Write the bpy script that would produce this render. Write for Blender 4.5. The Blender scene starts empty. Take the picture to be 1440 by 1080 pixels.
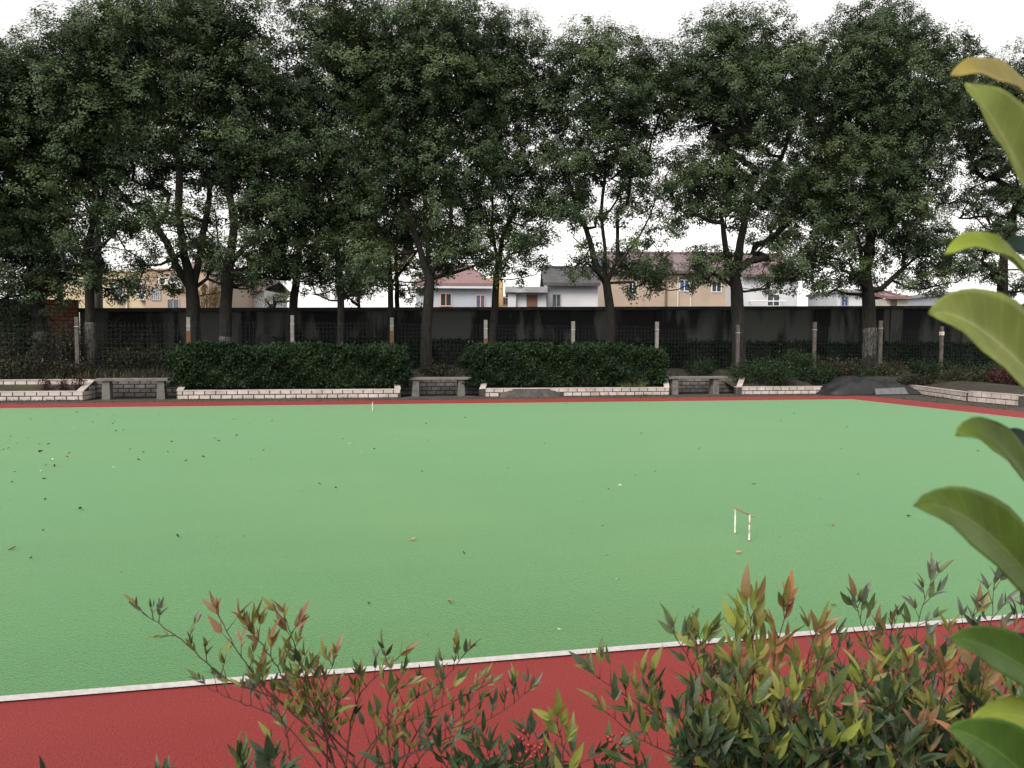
import bpy, math, random
import numpy as np
from mathutils import Vector, Matrix, Quaternion

R = math.radians
S = bpy.context.scene
COL = S.collection

# ------------------------------------------------------------------ camera
F = 1120.0                      # focal length in photograph pixels (1440 wide)
YAW, PITCH, ROLL, CAMH = R(12.5), R(2.92), R(0.34), 1.46
cam_d = bpy.data.cameras.new('camera')
cam = bpy.data.objects.new('camera', cam_d); COL.objects.link(cam)
cam_d.sensor_width = 36.0; cam_d.lens = 36.0 * F / 1440.0
cam_d.clip_start = 0.05; cam_d.clip_end = 3000
ROT = (Matrix.Rotation(-YAW, 3, 'Z') @ Matrix.Rotation(math.pi / 2 - PITCH, 3, 'X') @ Matrix.Rotation(ROLL, 3, 'Z'))
CAM = Vector((0, 0, CAMH))
cam.matrix_world = Matrix.Translation(CAM) @ ROT.to_4x4()
cam_d.dof.use_dof = True; cam_d.dof.focus_distance = 9.0; cam_d.dof.aperture_fstop = 13.0
S.camera = cam

# ------------------------------------------------------------------ sky, sun, exposure
SUN_EL, SUN_AZ = R(46), R(222)      # azimuth clockwise from +Y: behind the camera
w = bpy.data.worlds.new('World'); S.world = w; w.use_nodes = True
nt = w.node_tree; nt.nodes.clear()
sky = nt.nodes.new('ShaderNodeTexSky'); sky.sky_type = 'NISHITA'; sky.sun_disc = False
sky.sun_elevation = SUN_EL; sky.sun_rotation = SUN_AZ; sky.air_density = 1.6; sky.dust_density = 1.2; sky.ozone_density = 1.0
hs = nt.nodes.new('ShaderNodeHueSaturation'); hs.inputs['Saturation'].default_value = 0.06
bg = nt.nodes.new('ShaderNodeBackground'); bg.inputs['Strength'].default_value = 0.105
wo = nt.nodes.new('ShaderNodeOutputWorld')
nt.links.new(sky.outputs[0], hs.inputs['Color']); veil = nt.nodes.new('ShaderNodeMix'); veil.data_type = 'RGBA'; veil.blend_type = 'MULTIPLY'; veil.inputs['Factor'].default_value = 1.0; veil.inputs[7].default_value = (1.0, 0.975, 0.945, 1)   # thin warm cloud veil
nt.links.new(hs.outputs[0], veil.inputs[6]); nt.links.new(veil.outputs[2], bg.inputs['Color']); nt.links.new(bg.outputs[0], wo.inputs[0])
sun_d = bpy.data.lights.new('sun', 'SUN'); sun_d.energy = 1.5; sun_d.angle = R(28); sun_d.color = (1, 0.91, 0.78)
sun = bpy.data.objects.new('sun', sun_d); COL.objects.link(sun)
sdir = Vector((math.sin(SUN_AZ) * math.cos(SUN_EL), math.cos(SUN_AZ) * math.cos(SUN_EL), math.sin(SUN_EL)))
sun.rotation_euler = sdir.to_track_quat('Z', 'Y').to_euler(); sun.location = sdir * 60
S.view_settings.view_transform = 'Standard'; S.view_settings.look = 'None'
S.view_settings.exposure = 1.2; S.view_settings.gamma = 1.0; S.view_settings.use_curve_mapping = False
S.render.engine = 'CYCLES'
S.cycles.max_bounces = 6; S.cycles.diffuse_bounces = 3; S.cycles.glossy_bounces = 2; S.cycles.transmission_bounces = 3
S.cycles.use_denoising = True
try: S.cycles.denoiser = 'OPENIMAGEDENOISE'
except Exception: pass

# ------------------------------------------------------------------ pixel helpers (layout only)
def ray(px, py): return ROT @ Vector(((px - 720) / F, (540 - py) / F, -1.0))
def W(px, py, d): return CAM + ray(px, py) * d                          # at camera depth d
def PT(px, py, t): r = ray(px, py); return CAM + r * (t / r.y)          # on the plane Y = t
def PG(px, py, z=0.0): r = ray(px, py); return CAM + r * ((z - CAMH) / r.z)
def XT(px, t, py=550): return PT(px, py, t).x

# ------------------------------------------------------------------ materials
def nodes(name):
    m = bpy.data.materials.new(name); m.use_nodes = True
    n = m.node_tree; n.nodes.clear()
    return m, n, (lambda t, **k: [x := n.nodes.new(t), [setattr(x, a, b) for a, b in k.items()]][0]), n.links.new
def mat(name, c1, c2=None, scale=6.0, rough=0.8, bump=0.0, bscale=60.0, c3=None, scale3=0.6, rnd=0.0, spec=0.35, stretch=None, sheen=0.0, metal=0.0, lo=0.35, hi=0.65, transl=0.0, tcol=None):
    m, n, N, L = nodes(name)
    out = N('ShaderNodeOutputMaterial'); b = N('ShaderNodeBsdfPrincipled')
    b.inputs['Roughness'].default_value = rough; b.inputs['Specular IOR Level'].default_value = spec; b.inputs['Metallic'].default_value = metal
    if sheen: b.inputs['Sheen Weight'].default_value = sheen; b.inputs['Sheen Roughness'].default_value = 0.5
    geo = N('ShaderNodeNewGeometry'); vec = geo.outputs['Position']
    if stretch:
        mp = N('ShaderNodeMapping'); mp.inputs['Scale'].default_value = stretch; L(vec, mp.inputs['Vector']); vec = mp.outputs[0]
    col = None
    if c2 is not None:
        tx = N('ShaderNodeTexNoise'); tx.inputs['Scale'].default_value = scale; tx.inputs['Detail'].default_value = 6
        L(vec, tx.inputs['Vector'])
        rp = N('ShaderNodeValToRGB'); rp.color_ramp.elements[0].position = lo; rp.color_ramp.elements[1].position = hi
        rp.color_ramp.elements[0].color = (*c1, 1); rp.color_ramp.elements[1].color = (*c2, 1)
        L(tx.outputs['Fac'], rp.inputs[0]); col = rp.outputs[0]
        if c3 is not None:
            t3 = N('ShaderNodeTexNoise'); t3.inputs['Scale'].default_value = scale3; t3.inputs['Detail'].default_value = 4
            L(vec, t3.inputs['Vector'])
            r3 = N('ShaderNodeValToRGB'); r3.color_ramp.elements[0].position = 0.48; r3.color_ramp.elements[1].position = 0.68
            L(t3.outputs['Fac'], r3.inputs[0])
            mx = N('ShaderNodeMix', data_type='RGBA'); L(r3.outputs[0], mx.inputs['Factor']); L(col, mx.inputs[6]); mx.inputs[7].default_value = (*c3, 1); col = mx.outputs[2]
    if rnd:
        oi = N('ShaderNodeObjectInfo'); mr = N('ShaderNodeMapRange'); mr.inputs[3].default_value = 1 - rnd; mr.inputs[4].default_value = 1 + rnd
        L(oi.outputs['Random'], mr.inputs[0]); h2 = N('ShaderNodeHueSaturation'); L(mr.outputs[0], h2.inputs['Value'])
        if col: L(col, h2.inputs['Color'])
        else: h2.inputs['Color'].default_value = (*c1, 1)
        col = h2.outputs[0]
    if col: L(col, b.inputs['Base Color'])
    else: b.inputs['Base Color'].default_value = (*c1, 1)
    if bump:
        tb = N('ShaderNodeTexNoise'); tb.inputs['Scale'].default_value = bscale; tb.inputs['Detail'].default_value = 3; L(vec, tb.inputs['Vector'])
        bp = N('ShaderNodeBump'); bp.inputs['Strength'].default_value = bump; bp.inputs['Distance'].default_value = 0.02
        L(tb.outputs['Fac'], bp.inputs['Height']); L(bp.outputs[0], b.inputs['Normal'])
    if transl:
        tr = N('ShaderNodeBsdfTranslucent'); ms = N('ShaderNodeMixShader'); ms.inputs[0].default_value = transl
        if tcol: tr.inputs['Color'].default_value = (*tcol, 1)
        elif col: L(col, tr.inputs['Color'])
        L(b.outputs[0], ms.inputs[1]); L(tr.outputs[0], ms.inputs[2]); L(ms.outputs[0], out.inputs[0])
    else: L(b.outputs[0], out.inputs[0])
    return m
def leaf_mat(name, stops, rough=0.5, spec=0.4, transl=0.2):
    """leaf colour from a per-face 'tint' number"""
    m, n, N, L = nodes(name)
    out = N('ShaderNodeOutputMaterial'); b = N('ShaderNodeBsdfPrincipled'); b.inputs['Roughness'].default_value = rough; b.inputs['Specular IOR Level'].default_value = spec
    at = N('ShaderNodeAttribute', attribute_name='tint'); rp = N('ShaderNodeValToRGB'); e = rp.color_ramp.elements
    while len(e) < len(stops): e.new(0.5)
    for i, (p, c) in enumerate(stops): e[i].position = p; e[i].color = (*c, 1)
    L(at.outputs['Fac'], rp.inputs[0]); L(rp.outputs[0], b.inputs['Base Color'])
    tr = N('ShaderNodeBsdfTranslucent'); L(rp.outputs[0], tr.inputs['Color']); ms = N('ShaderNodeMixShader'); ms.inputs[0].default_value = transl
    L(b.outputs[0], ms.inputs[1]); L(tr.outputs[0], ms.inputs[2]); L(ms.outputs[0], out.inputs[0])
    return m
def tile_mat(name, c1, c2, bw, bh, mortar, rough=0.6, rot=0.0):
    """far wall cladding or roof tiles: too small to pick apart"""
    m, n, N, L = nodes(name)
    out = N('ShaderNodeOutputMaterial'); b = N('ShaderNodeBsdfPrincipled'); b.inputs['Roughness'].default_value = rough
    tc = N('ShaderNodeTexCoord'); sp = N('ShaderNodeSeparateXYZ'); cb = N('ShaderNodeCombineXYZ'); L(tc.outputs['Object'], sp.inputs[0])
    ad = N('ShaderNodeMath'); L(sp.outputs[0], ad.inputs[0]); L(sp.outputs[1], ad.inputs[1])
    L(ad.outputs[0] if not rot else sp.outputs[0], cb.inputs[0]); L(sp.outputs[2], cb.inputs[1])
    br = N('ShaderNodeTexBrick'); br.inputs['Scale'].default_value = 1; br.inputs['Brick Width'].default_value = bw; br.inputs['Row Height'].default_value = bh
    br.inputs['Mortar Size'].default_value = 0.012; br.offset = 0.0 if not rot else 0.5
    br.inputs['Color1'].default_value = (*c1, 1); br.inputs['Color2'].default_value = (*c2, 1); br.inputs['Mortar'].default_value = (*mortar, 1)
    L(cb.outputs[0], br.inputs['Vector'])
    ns = N('ShaderNodeTexNoise'); ns.inputs['Scale'].default_value = 0.7; ns.inputs['Detail'].default_value = 6; L(tc.outputs['Object'], ns.inputs['Vector'])
    mr = N('ShaderNodeMapRange'); mr.inputs[3].default_value = 0.75; mr.inputs[4].default_value = 1.2; L(ns.outputs['Fac'], mr.inputs[0])
    h = N('ShaderNodeHueSaturation'); L(br.outputs['Color'], h.inputs['Color']); L(mr.outputs[0], h.inputs['Value']); L(h.outputs[0], b.inputs['Base Color'])
    L(b.outputs[0], out.inputs[0])
    return m

M = {}
M['soil'] = mat('soil', (0.018, 0.015, 0.011), (0.045, 0.038, 0.029), 5, 0.95, 0.6, 30, c3=(0.05, 0.055, 0.025), scale3=0.5)
M['dirt'] = mat('dirt', (0.027, 0.023, 0.020), (0.072, 0.064, 0.056), 9, 0.95, 0.7, 40, c3=(0.055, 0.055, 0.035), scale3=0.9)
M['paver'] = mat('paver', (0.035, 0.033, 0.032), (0.075, 0.07, 0.067), 20, 0.9, 0.5, 60, rnd=0.25)
M['white_line'] = mat('white_line', (0.50, 0.485, 0.485), (0.40, 0.38, 0.38), 40, 0.8, 0.4, 250)
M['tile'] = mat('tile', (0.50, 0.44, 0.42), (0.40, 0.345, 0.33), 7, 0.55, 0.15, 50, c3=(0.33, 0.29, 0.27), scale3=1.6, rnd=0.10)
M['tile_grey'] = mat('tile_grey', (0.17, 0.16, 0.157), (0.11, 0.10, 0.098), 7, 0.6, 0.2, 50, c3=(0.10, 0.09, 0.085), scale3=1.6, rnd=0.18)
M['mortar'] = mat('mortar', (0.03, 0.027, 0.026), (0.06, 0.054, 0.05), 18, 0.95, 0.5, 60)
M['cement'] = mat('cement', (0.04, 0.038, 0.036), (0.07, 0.067, 0.064), 8, 0.9, 0.5, 40, c3=(0.09, 0.085, 0.08), scale3=2)
M['bench'] = mat('bench_concrete', (0.095, 0.092, 0.087), (0.15, 0.146, 0.138), 9, 0.85, 0.3, 60, c3=(0.14, 0.135, 0.125), scale3=2.5, rnd=0.12)
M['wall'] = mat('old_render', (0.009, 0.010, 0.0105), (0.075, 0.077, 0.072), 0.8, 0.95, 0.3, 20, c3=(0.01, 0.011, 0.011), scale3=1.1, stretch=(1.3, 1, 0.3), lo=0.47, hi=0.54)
M['coping'] = mat('coping', (0.025, 0.025, 0.025), (0.05, 0.048, 0.046), 3, 0.9, 0.4, 30)
M['post'] = mat('post_concrete', (0.23, 0.22, 0.205), (0.15, 0.142, 0.13), 10, 0.85, 0.2, 50)
M['post_dark'] = mat('post_weathered', (0.05, 0.046, 0.042), (0.10, 0.09, 0.08), 8, 0.9, 0.2, 50)
M['rust'] = mat('rust', (0.13, 0.07, 0.04), (0.09, 0.05, 0.03), 20, 0.9, 0.2, 60)
M['wire'] = mat('wire', (0.02, 0.028, 0.026), rough=0.6, spec=0.3)
M['bark'] = mat('bark', (0.009, 0.008, 0.007), (0.024, 0.021, 0.018), 9, 0.95, 0.8, 25, stretch=(2, 2, 0.5))
M['lime'] = mat('lime_wash', (0.018, 0.017, 0.015), (0.10, 0.096, 0.09), 9, 0.95, 0.5, 30, stretch=(2, 2, 0.8))
M['tarp'] = mat('tarp', (0.011, 0.012, 0.014), (0.02, 0.021, 0.024), 3, 0.5, 0.3, 18, spec=0.4)
M['slab'] = mat('slab', (0.10, 0.103, 0.112), (0.14, 0.143, 0.152), 10, 0.85, 0.2, 50)
M['white_paint'] = mat('white_paint', (0.78, 0.77, 0.72), (0.6, 0.57, 0.5), 60, 0.5, c3=(0.3, 0.16, 0.09), scale3=25)
M['rusty_bar'] = mat('rusty_bar', (0.10, 0.05, 0.03), (0.30, 0.24, 0.2), 60, 0.7)
M['brick_red'] = mat('brick_red', (0.24, 0.105, 0.06), (0.17, 0.075, 0.045), 8, 0.9, 0.3, 50, rnd=0.2)
M['glass'] = mat('window_glass', (0.03, 0.04, 0.05), rough=0.08, spec=0.6)
M['blue_glass'] = mat('blue_curtain', (0.05, 0.11, 0.24), (0.03, 0.06, 0.14), 4, 0.5)
M['frame_white'] = mat('frame_white', (0.7, 0.7, 0.7), rough=0.5)
M['frame_brown'] = mat('frame_brown', (0.16, 0.08, 0.055), rough=0.6)
M['frame_peach'] = mat('frame_peach', (0.62, 0.36, 0.27), rough=0.6)
M['grille'] = mat('grille', (0.30, 0.31, 0.33), rough=0.5)
M['ac'] = mat('ac_white', (0.62, 0.62, 0.60), (0.5, 0.5, 0.48), 6, 0.5)
M['fan'] = mat('fan_dark', (0.05, 0.05, 0.05), rough=0.6)
M['pipe'] = mat('drain_pipe', (0.6, 0.55, 0.48), rough=0.6)
M['pipe_dark'] = mat('drain_pipe_dark', (0.16, 0.11, 0.08), rough=0.6)
M['cloth_red'] = mat('cloth_red', (0.30, 0.06, 0.05), (0.12, 0.05, 0.06), 8, 0.9)
M['cloth_white'] = mat('cloth_white', (0.6, 0.62, 0.65), (0.35, 0.4, 0.5), 8, 0.9)
M['yellow_wall'] = mat('yellow_render', (0.50, 0.415, 0.285), (0.46, 0.38, 0.265), 0.8, 0.9, c3=(0.40, 0.32, 0.21), scale3=0.5)
M['pink_tile'] = tile_mat('pink_cladding', (0.38, 0.275, 0.21), (0.35, 0.255, 0.195), 0.6, 0.6, (0.38, 0.26, 0.19))
M['peach_tile'] = tile_mat('peach_cladding', (0.40, 0.325, 0.265), (0.37, 0.30, 0.245), 0.55, 0.3, (0.44, 0.30, 0.21))
M['white_wall'] = mat('white_render', (0.56, 0.575, 0.62), (0.50, 0.515, 0.56), 0.9, 0.9, c3=(0.5, 0.51, 0.54), scale3=0.5)
M['blue_wall'] = mat('pale_blue_render', (0.38, 0.41, 0.47), (0.34, 0.37, 0.43), 0.9, 0.9)
M['cream_wall'] = mat('cream_render', (0.62, 0.58, 0.50), (0.52, 0.48, 0.42), 0.9, 0.9)
M['ochre_wall'] = mat('ochre_render', (0.50, 0.33, 0.14), (0.42, 0.28, 0.14), 2, 0.9)
M['roof_pink'] = tile_mat('roof_pink', (0.20, 0.125, 0.128), (0.175, 0.108, 0.112), 0.30, 0.22, (0.22, 0.11, 0.11), rot=1)
M['roof_purple'] = tile_mat('roof_purple', (0.165, 0.12, 0.132), (0.14, 0.102, 0.115), 0.30, 0.22, (0.18, 0.10, 0.11), rot=1)
M['roof_dark'] = tile_mat('roof_dark', (0.05, 0.05, 0.055), (0.075, 0.07, 0.075), 0.25, 0.25, (0.025, 0.025, 0.028), rot=1)
M['roof_grey'] = mat('roof_grey', (0.36, 0.36, 0.38), (0.24, 0.24, 0.25), 1.2, 0.9)
M['blue_trim'] = mat('blue_trim', (0.10, 0.17, 0.36), rough=0.5)
M['pole'] = mat('pole_concrete', (0.30, 0.285, 0.26), (0.22, 0.21, 0.19), 3, 0.9)
M['twig'] = mat('twig', (0.085, 0.035, 0.03), (0.05, 0.03, 0.02), 40, 0.7)
M['twig_green'] = mat('twig_green', (0.10, 0.10, 0.04), (0.09, 0.05, 0.03), 20, 0.7)
M['berry'] = mat('berry', (0.22, 0.016, 0.016), (0.15, 0.012, 0.012), 60, 0.3, rnd=0.2, spec=0.5)

def turf(name, base, dark, light, tint, sheen, sw=.42):
    m, n, N, L = nodes(name)
    out = N('ShaderNodeOutputMaterial'); b = N('ShaderNodeBsdfPrincipled'); b.inputs['Roughness'].default_value = 0.75; b.inputs['Specular IOR Level'].default_value = 0.25
    b.inputs['Sheen Weight'].default_value = sw; b.inputs['Sheen Roughness'].default_value = 0.38; b.inputs['Sheen Tint'].default_value = (*sheen, 1)
    g = N('ShaderNodeNewGeometry')
    def noise(s, d=4):
        t = N('ShaderNodeTexNoise'); t.inputs['Scale'].default_value = s; t.inputs['Detail'].default_value = d; L(g.outputs['Position'], t.inputs['Vector']); return t.outputs['Fac']
    def ramp(f, p0, p1):
        r = N('ShaderNodeMapRange'); r.inputs[1].default_value = p0; r.inputs[2].default_value = p1; L(f, r.inputs[0]); return r.outputs[0]
    def mix(f, a, c):
        x = N('ShaderNodeMix', data_type='RGBA'); L(f, x.inputs['Factor'])
        L(a, x.inputs[6]) if not isinstance(a, tuple) else setattr(x.inputs[6], 'default_value', (*a, 1))
        x.inputs[7].default_value = (*c, 1); return x.outputs[2]
    fine = noise(115, 3)
    c = mix(ramp(fine, 0.36, 0.64), dark, base)
    c = mix(ramp(noise(170, 2), 0.62, 0.74), c, light)
    half = N('ShaderNodeMath', operation='MULTIPLY'); L(ramp(noise(0.22, 5), 0.45, 0.72), half.inputs[0]); half.inputs[1].default_value = 0.6
    c = mix(half.outputs[0], c, tint)
    mp = N('ShaderNodeMapping'); mp.inputs['Scale'].default_value = (.12, 1.1, 1); L(g.outputs['Position'], mp.inputs['Vector'])
    nb = N('ShaderNodeTexNoise'); nb.inputs['Scale'].default_value = 1.3; nb.inputs['Detail'].default_value = 5; L(mp.outputs[0], nb.inputs['Vector'])      # brushed, uneven pile
    mv = N('ShaderNodeMapRange'); mv.inputs[1].default_value = .3; mv.inputs[2].default_value = .7; mv.inputs[3].default_value = .94; mv.inputs[4].default_value = 1.06; L(nb.outputs['Fac'], mv.inputs[0])
    hv = N('ShaderNodeHueSaturation'); L(c, hv.inputs['Color']); L(mv.outputs[0], hv.inputs['Value']); c = hv.outputs[0]
    L(c, b.inputs['Base Color'])
    bp = N('ShaderNodeBump'); bp.inputs['Strength'].default_value = 0.5; bp.inputs['Distance'].default_value = 0.01; L(fine, bp.inputs['Height']); L(bp.outputs[0], b.inputs['Normal'])
    L(b.outputs[0], out.inputs[0]); return m
M['green_turf'] = turf('green_turf', (0.052, 0.144, 0.048), (0.030, 0.102, 0.030), (0.11, 0.22, 0.10), (0.076, 0.143, 0.042), (.58, .97, .58), .56)
M['red_turf'] = turf('red_turf', (0.205, 0.024, 0.023), (0.145, 0.015, 0.015), (0.28, 0.07, 0.064), (0.185, 0.028, 0.022), (1.0, .35, .32), .14)

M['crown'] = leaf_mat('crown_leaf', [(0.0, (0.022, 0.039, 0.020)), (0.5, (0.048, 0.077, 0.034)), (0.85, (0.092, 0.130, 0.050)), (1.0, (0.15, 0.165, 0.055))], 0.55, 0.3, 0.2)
M['crown_yellow'] = leaf_mat('yellow_leaf', [(0.0, (0.07, 0.075, 0.02)), (0.6, (0.17, 0.15, 0.03)), (1.0, (0.30, 0.24, 0.05))], 0.5, 0.35, 0.35)
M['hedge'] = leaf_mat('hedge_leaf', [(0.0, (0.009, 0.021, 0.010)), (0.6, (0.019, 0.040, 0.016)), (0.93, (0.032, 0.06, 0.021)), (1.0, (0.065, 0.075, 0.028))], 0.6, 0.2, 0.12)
M['scrub'] = leaf_mat('scrub_leaf', [(0.0, (0.014, 0.015, 0.009)), (0.5, (0.025, 0.028, 0.014)), (0.85, (0.052, 0.048, 0.027)), (1.0, (0.12, 0.10, 0.065))], 0.6, 0.3, 0.15)
M['redleaf'] = leaf_mat('red_leaf', [(0.0, (0.035, 0.014, 0.013)), (0.6, (0.06, 0.022, 0.02)), (1.0, (0.11, 0.03, 0.028))], 0.6, 0.3, 0.2)
M['lightbush'] = leaf_mat('pale_bush_leaf', [(0.0, (0.06, 0.09, 0.03)), (1.0, (0.18, 0.20, 0.08))], 0.6, 0.3, 0.3)
M['conifer'] = leaf_mat('conifer_leaf', [(0.0, (0.007, 0.014, 0.009)), (1.0, (0.02, 0.032, 0.016))], 0.7, 0.15, 0.1)
M['plume'] = leaf_mat('plume', [(0.0, (0.38, 0.27, 0.12)), (1.0, (0.55, 0.42, 0.22))], 0.8, 0.2, 0.3)

# ------------------------------------------------------------------ object helpers
ORI = {}
def link(o): COL.objects.link(o); return o
def tag(o, label=None, cat=None, group=None, kind=None):
    if label: o['label'] = label
    if cat: o['category'] = cat
    if group: o['group'] = group
    if kind: o['kind'] = kind
    return o
def empty(name, loc, label=None, cat=None, group=None, rz=0.0):
    o = bpy.data.objects.new(name, None); o.empty_display_size = 0.2; o.location = loc; o.rotation_euler = (0, 0, rz); link(o)
    ORI[o.name] = Vector(loc); return tag(o, label, cat, group)
def np_mesh(name, V, Fc, tint=None, smooth=False):
    """V (n,3) floats, Fc (m,k) ints"""
    me = bpy.data.meshes.new(name); V = np.asarray(V, np.float32); Fc = np.asarray(Fc, np.int32); k = Fc.shape[1]
    me.vertices.add(len(V)); me.vertices.foreach_set('co', V.ravel())
    me.loops.add(Fc.size); me.loops.foreach_set('vertex_index', Fc.ravel())
    me.polygons.add(len(Fc)); me.polygons.foreach_set('loop_start', np.arange(0, Fc.size, k, dtype=np.int32))
    if smooth: me.polygons.foreach_set('use_smooth', np.ones(len(Fc), bool))
    me.update(calc_edges=True)
    if tint is not None:
        a = me.attributes.new('tint', 'FLOAT', 'FACE'); a.data.foreach_set('value', np.asarray(tint, np.float32))
    return me
class MB:
    """collects boxes, tubes and polygons in world coordinates"""
    def __init__(s): s.v = []; s.f = []
    def poly(s, pts): b = len(s.v); s.v += [tuple(p) for p in pts]; s.f.append(tuple(range(b, b + len(pts)))); return s
    def box(s, lo, hi):
        (x0, y0, z0), (x1, y1, z1) = lo, hi; b = len(s.v)
        s.v += [(x0, y0, z0), (x1, y0, z0), (x1, y1, z0), (x0, y1, z0), (x0, y0, z1), (x1, y0, z1), (x1, y1, z1), (x0, y1, z1)]
        s.f += [tuple(b + i for i in q) for q in ((0, 3, 2, 1), (4, 5, 6, 7), (0, 1, 5, 4), (1, 2, 6, 5), (2, 3, 7, 6), (3, 0, 4, 7))]; return s
    def hexa(s, pts):      # 4 bottom then 4 top corners
        b = len(s.v); s.v += [tuple(p) for p in pts]
        s.f += [tuple(b + i for i in q) for q in ((0, 3, 2, 1), (4, 5, 6, 7), (0, 1, 5, 4), (1, 2, 6, 5), (2, 3, 7, 6), (3, 0, 4, 7))]; return s
    def tube(s, pts, rad, n=6, cap=True):
        pts = [Vector(p) for p in pts]; b0 = len(s.v); up = None
        for i, p in enumerate(pts):
            d = (pts[min(i + 1, len(pts) - 1)] - pts[max(i - 1, 0)]).normalized()
            if up is None: up = d.orthogonal().normalized()
            x = (up - d * up.dot(d)); x = x.normalized() if x.length > 1e-6 else d.orthogonal().normalized(); up = x; y = d.cross(x)
            r = rad[i] if hasattr(rad, '__len__') else rad
            for k in range(n):
                a = 2 * math.pi * k / n; s.v.append(tuple(p + (x * math.cos(a) + y * math.sin(a)) * r))
        for i in range(len(pts) - 1):
            for k in range(n):
                a, c = b0 + i * n + k, b0 + i * n + (k + 1) % n; s.f.append((a, c, c + n, a + n))
        if cap:
            s.f.append(tuple(b0 + k for k in reversed(range(n)))); e = b0 + (len(pts) - 1) * n; s.f.append(tuple(e + k for k in range(n)))
        return s
    def build(s, name, m, parent=None, smooth=False, local=False, bevel=0.0, loc=None):
        o0 = Vector((0, 0, 0))
        if parent is not None and not local: o0 = ORI[parent.name]
        if loc is not None: o0 = Vector(loc)
        me = bpy.data.meshes.new(name); me.from_pydata([(x - o0.x, y - o0.y, z - o0.z) for x, y, z in s.v], [], s.f); me.update()
        if smooth: me.polygons.foreach_set('use_smooth', [True] * len(me.polygons))
        me.materials.append(m); o = bpy.data.objects.new(name, me); link(o)
        if loc is not None: o.location = loc if parent is None else Vector(loc) - ORI[parent.name]; ORI[o.name] = Vector(loc)
        if parent is not None: o.parent = parent; ORI.setdefault(o.name, ORI[parent.name] if not local else Vector((0, 0, 0)))
        else: ORI.setdefault(o.name, Vector((0, 0, 0)))
        if bevel:
            bm = o.modifiers.new('edge', 'BEVEL'); bm.width = bevel; bm.segments = 1
        return o
def np_obj(name, V, Fc, m, parent=None, tint=None, smooth=False):
    o0 = np.array(ORI[parent.name] if parent is not None else (0, 0, 0))
    me = np_mesh(name, np.asarray(V) - o0, Fc, tint, smooth); me.materials.append(m)
    o = bpy.data.objects.new(name, me); link(o)
    if parent is not None: o.parent = parent; ORI[o.name] = ORI[parent.name]
    return o
def struct(o): o['kind'] = 'structure'; return o

def leaf_quads(rng, P, D, Nn, L, Wd, fold=0.25):
    """folded diamond leaves: P base, D direction, Nn normal -> V, F(tris)"""
    n = len(P); D = D / np.linalg.norm(D, axis=1, keepdims=True)
    Sd = np.cross(D, Nn); Sd /= np.maximum(np.linalg.norm(Sd, axis=1, keepdims=True), 1e-6); Nn = np.cross(Sd, D)
    L = np.asarray(L).reshape(-1, 1); Wd = np.asarray(Wd).reshape(-1, 1)
    mid = P + D * L * 0.45 + Nn * Wd * fold
    V = np.stack([P, mid + Sd * Wd * 0.5, P + D * L, mid - Sd * Wd * 0.5], 1).reshape(-1, 3)
    i = np.arange(n)[:, None] * 4
    Fc = np.concatenate([i + np.array([[0, 1, 2]]), i + np.array([[0, 2, 3]])], 1).reshape(-1, 3)
    return V, Fc

def leaf_tris(P, D, Nn, L, Wd):
    n = len(P); D = D / np.linalg.norm(D, axis=1, keepdims=True); Sd = np.cross(D, Nn); Sd /= np.maximum(np.linalg.norm(Sd, axis=1, keepdims=True), 1e-6)
    L = np.asarray(L).reshape(-1, 1); Wd = np.asarray(Wd).reshape(-1, 1)
    V = np.stack([P + Sd * Wd * .5, P - Sd * Wd * .5 + D * L * .25, P + D * L], 1).reshape(-1, 3)
    return V, np.arange(3 * n).reshape(-1, 3)

# ================================================================== SETTING
NEAR, FAR = 3.56, 18.9                 # the court's long lines (Y)
CORNER = PG(1193, 561.7)
RX = CORNER.x                          # right hand line
RED = 1.55
def sheet(name, x0, y0, x1, y1, z, m):
    return struct(MB().poly([(x0, y0, z), (x1, y0, z), (x1, y1, z), (x0, y1, z)]).build(name, m))
sheet('ground', -900, -900, 900, 1500, -0.012, M['soil'])
sheet('dirt_path', -40, -2, 40, 22.6, -0.006, M['dirt'])
sheet('red_border', -32, NEAR - RED, RX + RED, FAR + RED, 0.0, M['red_turf'])
sheet('green_court', -30, NEAR, RX, FAR, 0.005, M['green_turf'])
LW = 0.055
ml = MB()
ml.poly([(-30, NEAR - LW, .009), (RX, NEAR - LW, .009), (RX, NEAR, .009), (-30, NEAR, .009)])
ml.poly([(-30, FAR, .009), (RX, FAR, .009), (RX, FAR + LW, .009), (-30, FAR + LW, .009)])
ml.poly([(RX, NEAR - LW, .009), (RX + LW, NEAR - LW, .009), (RX + LW, FAR + LW, .009), (RX, FAR + LW, .009)])
struct(ml.build('court_line', M['white_line']))

# raised bank behind the planters
rng = np.random.default_rng(3)
nx, ny = 160, 60
xs = np.linspace(-40, 60, nx); ys = np.concatenate([np.linspace(22.32, 30, 36), np.linspace(31, 260, ny - 36)])
gx, gy = np.meshgrid(xs, ys)
gz = 0.42 + 0.14 * np.clip((gy - 22.3) / 2.5, 0, 1) + 0.03 * np.sin(gx * 1.7 + gy) + 0.02 * np.sin(gx * 4.1 - gy * 3)
gz += rng.normal(0, 0.012, gz.shape)
V = np.stack([gx, gy, gz], -1).reshape(-1, 3)
ii = (np.arange(ny - 1)[:, None] * nx + np.arange(nx - 1)[None]).ravel()
struct(np_obj('bank', V, np.stack([ii, ii + 1, ii + nx + 1, ii + nx], 1), M['soil'], smooth=True))
def bank_z(x, y): return 0.42 + 0.14 * min(max((y - 22.3) / 2.5, 0), 1)

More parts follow.
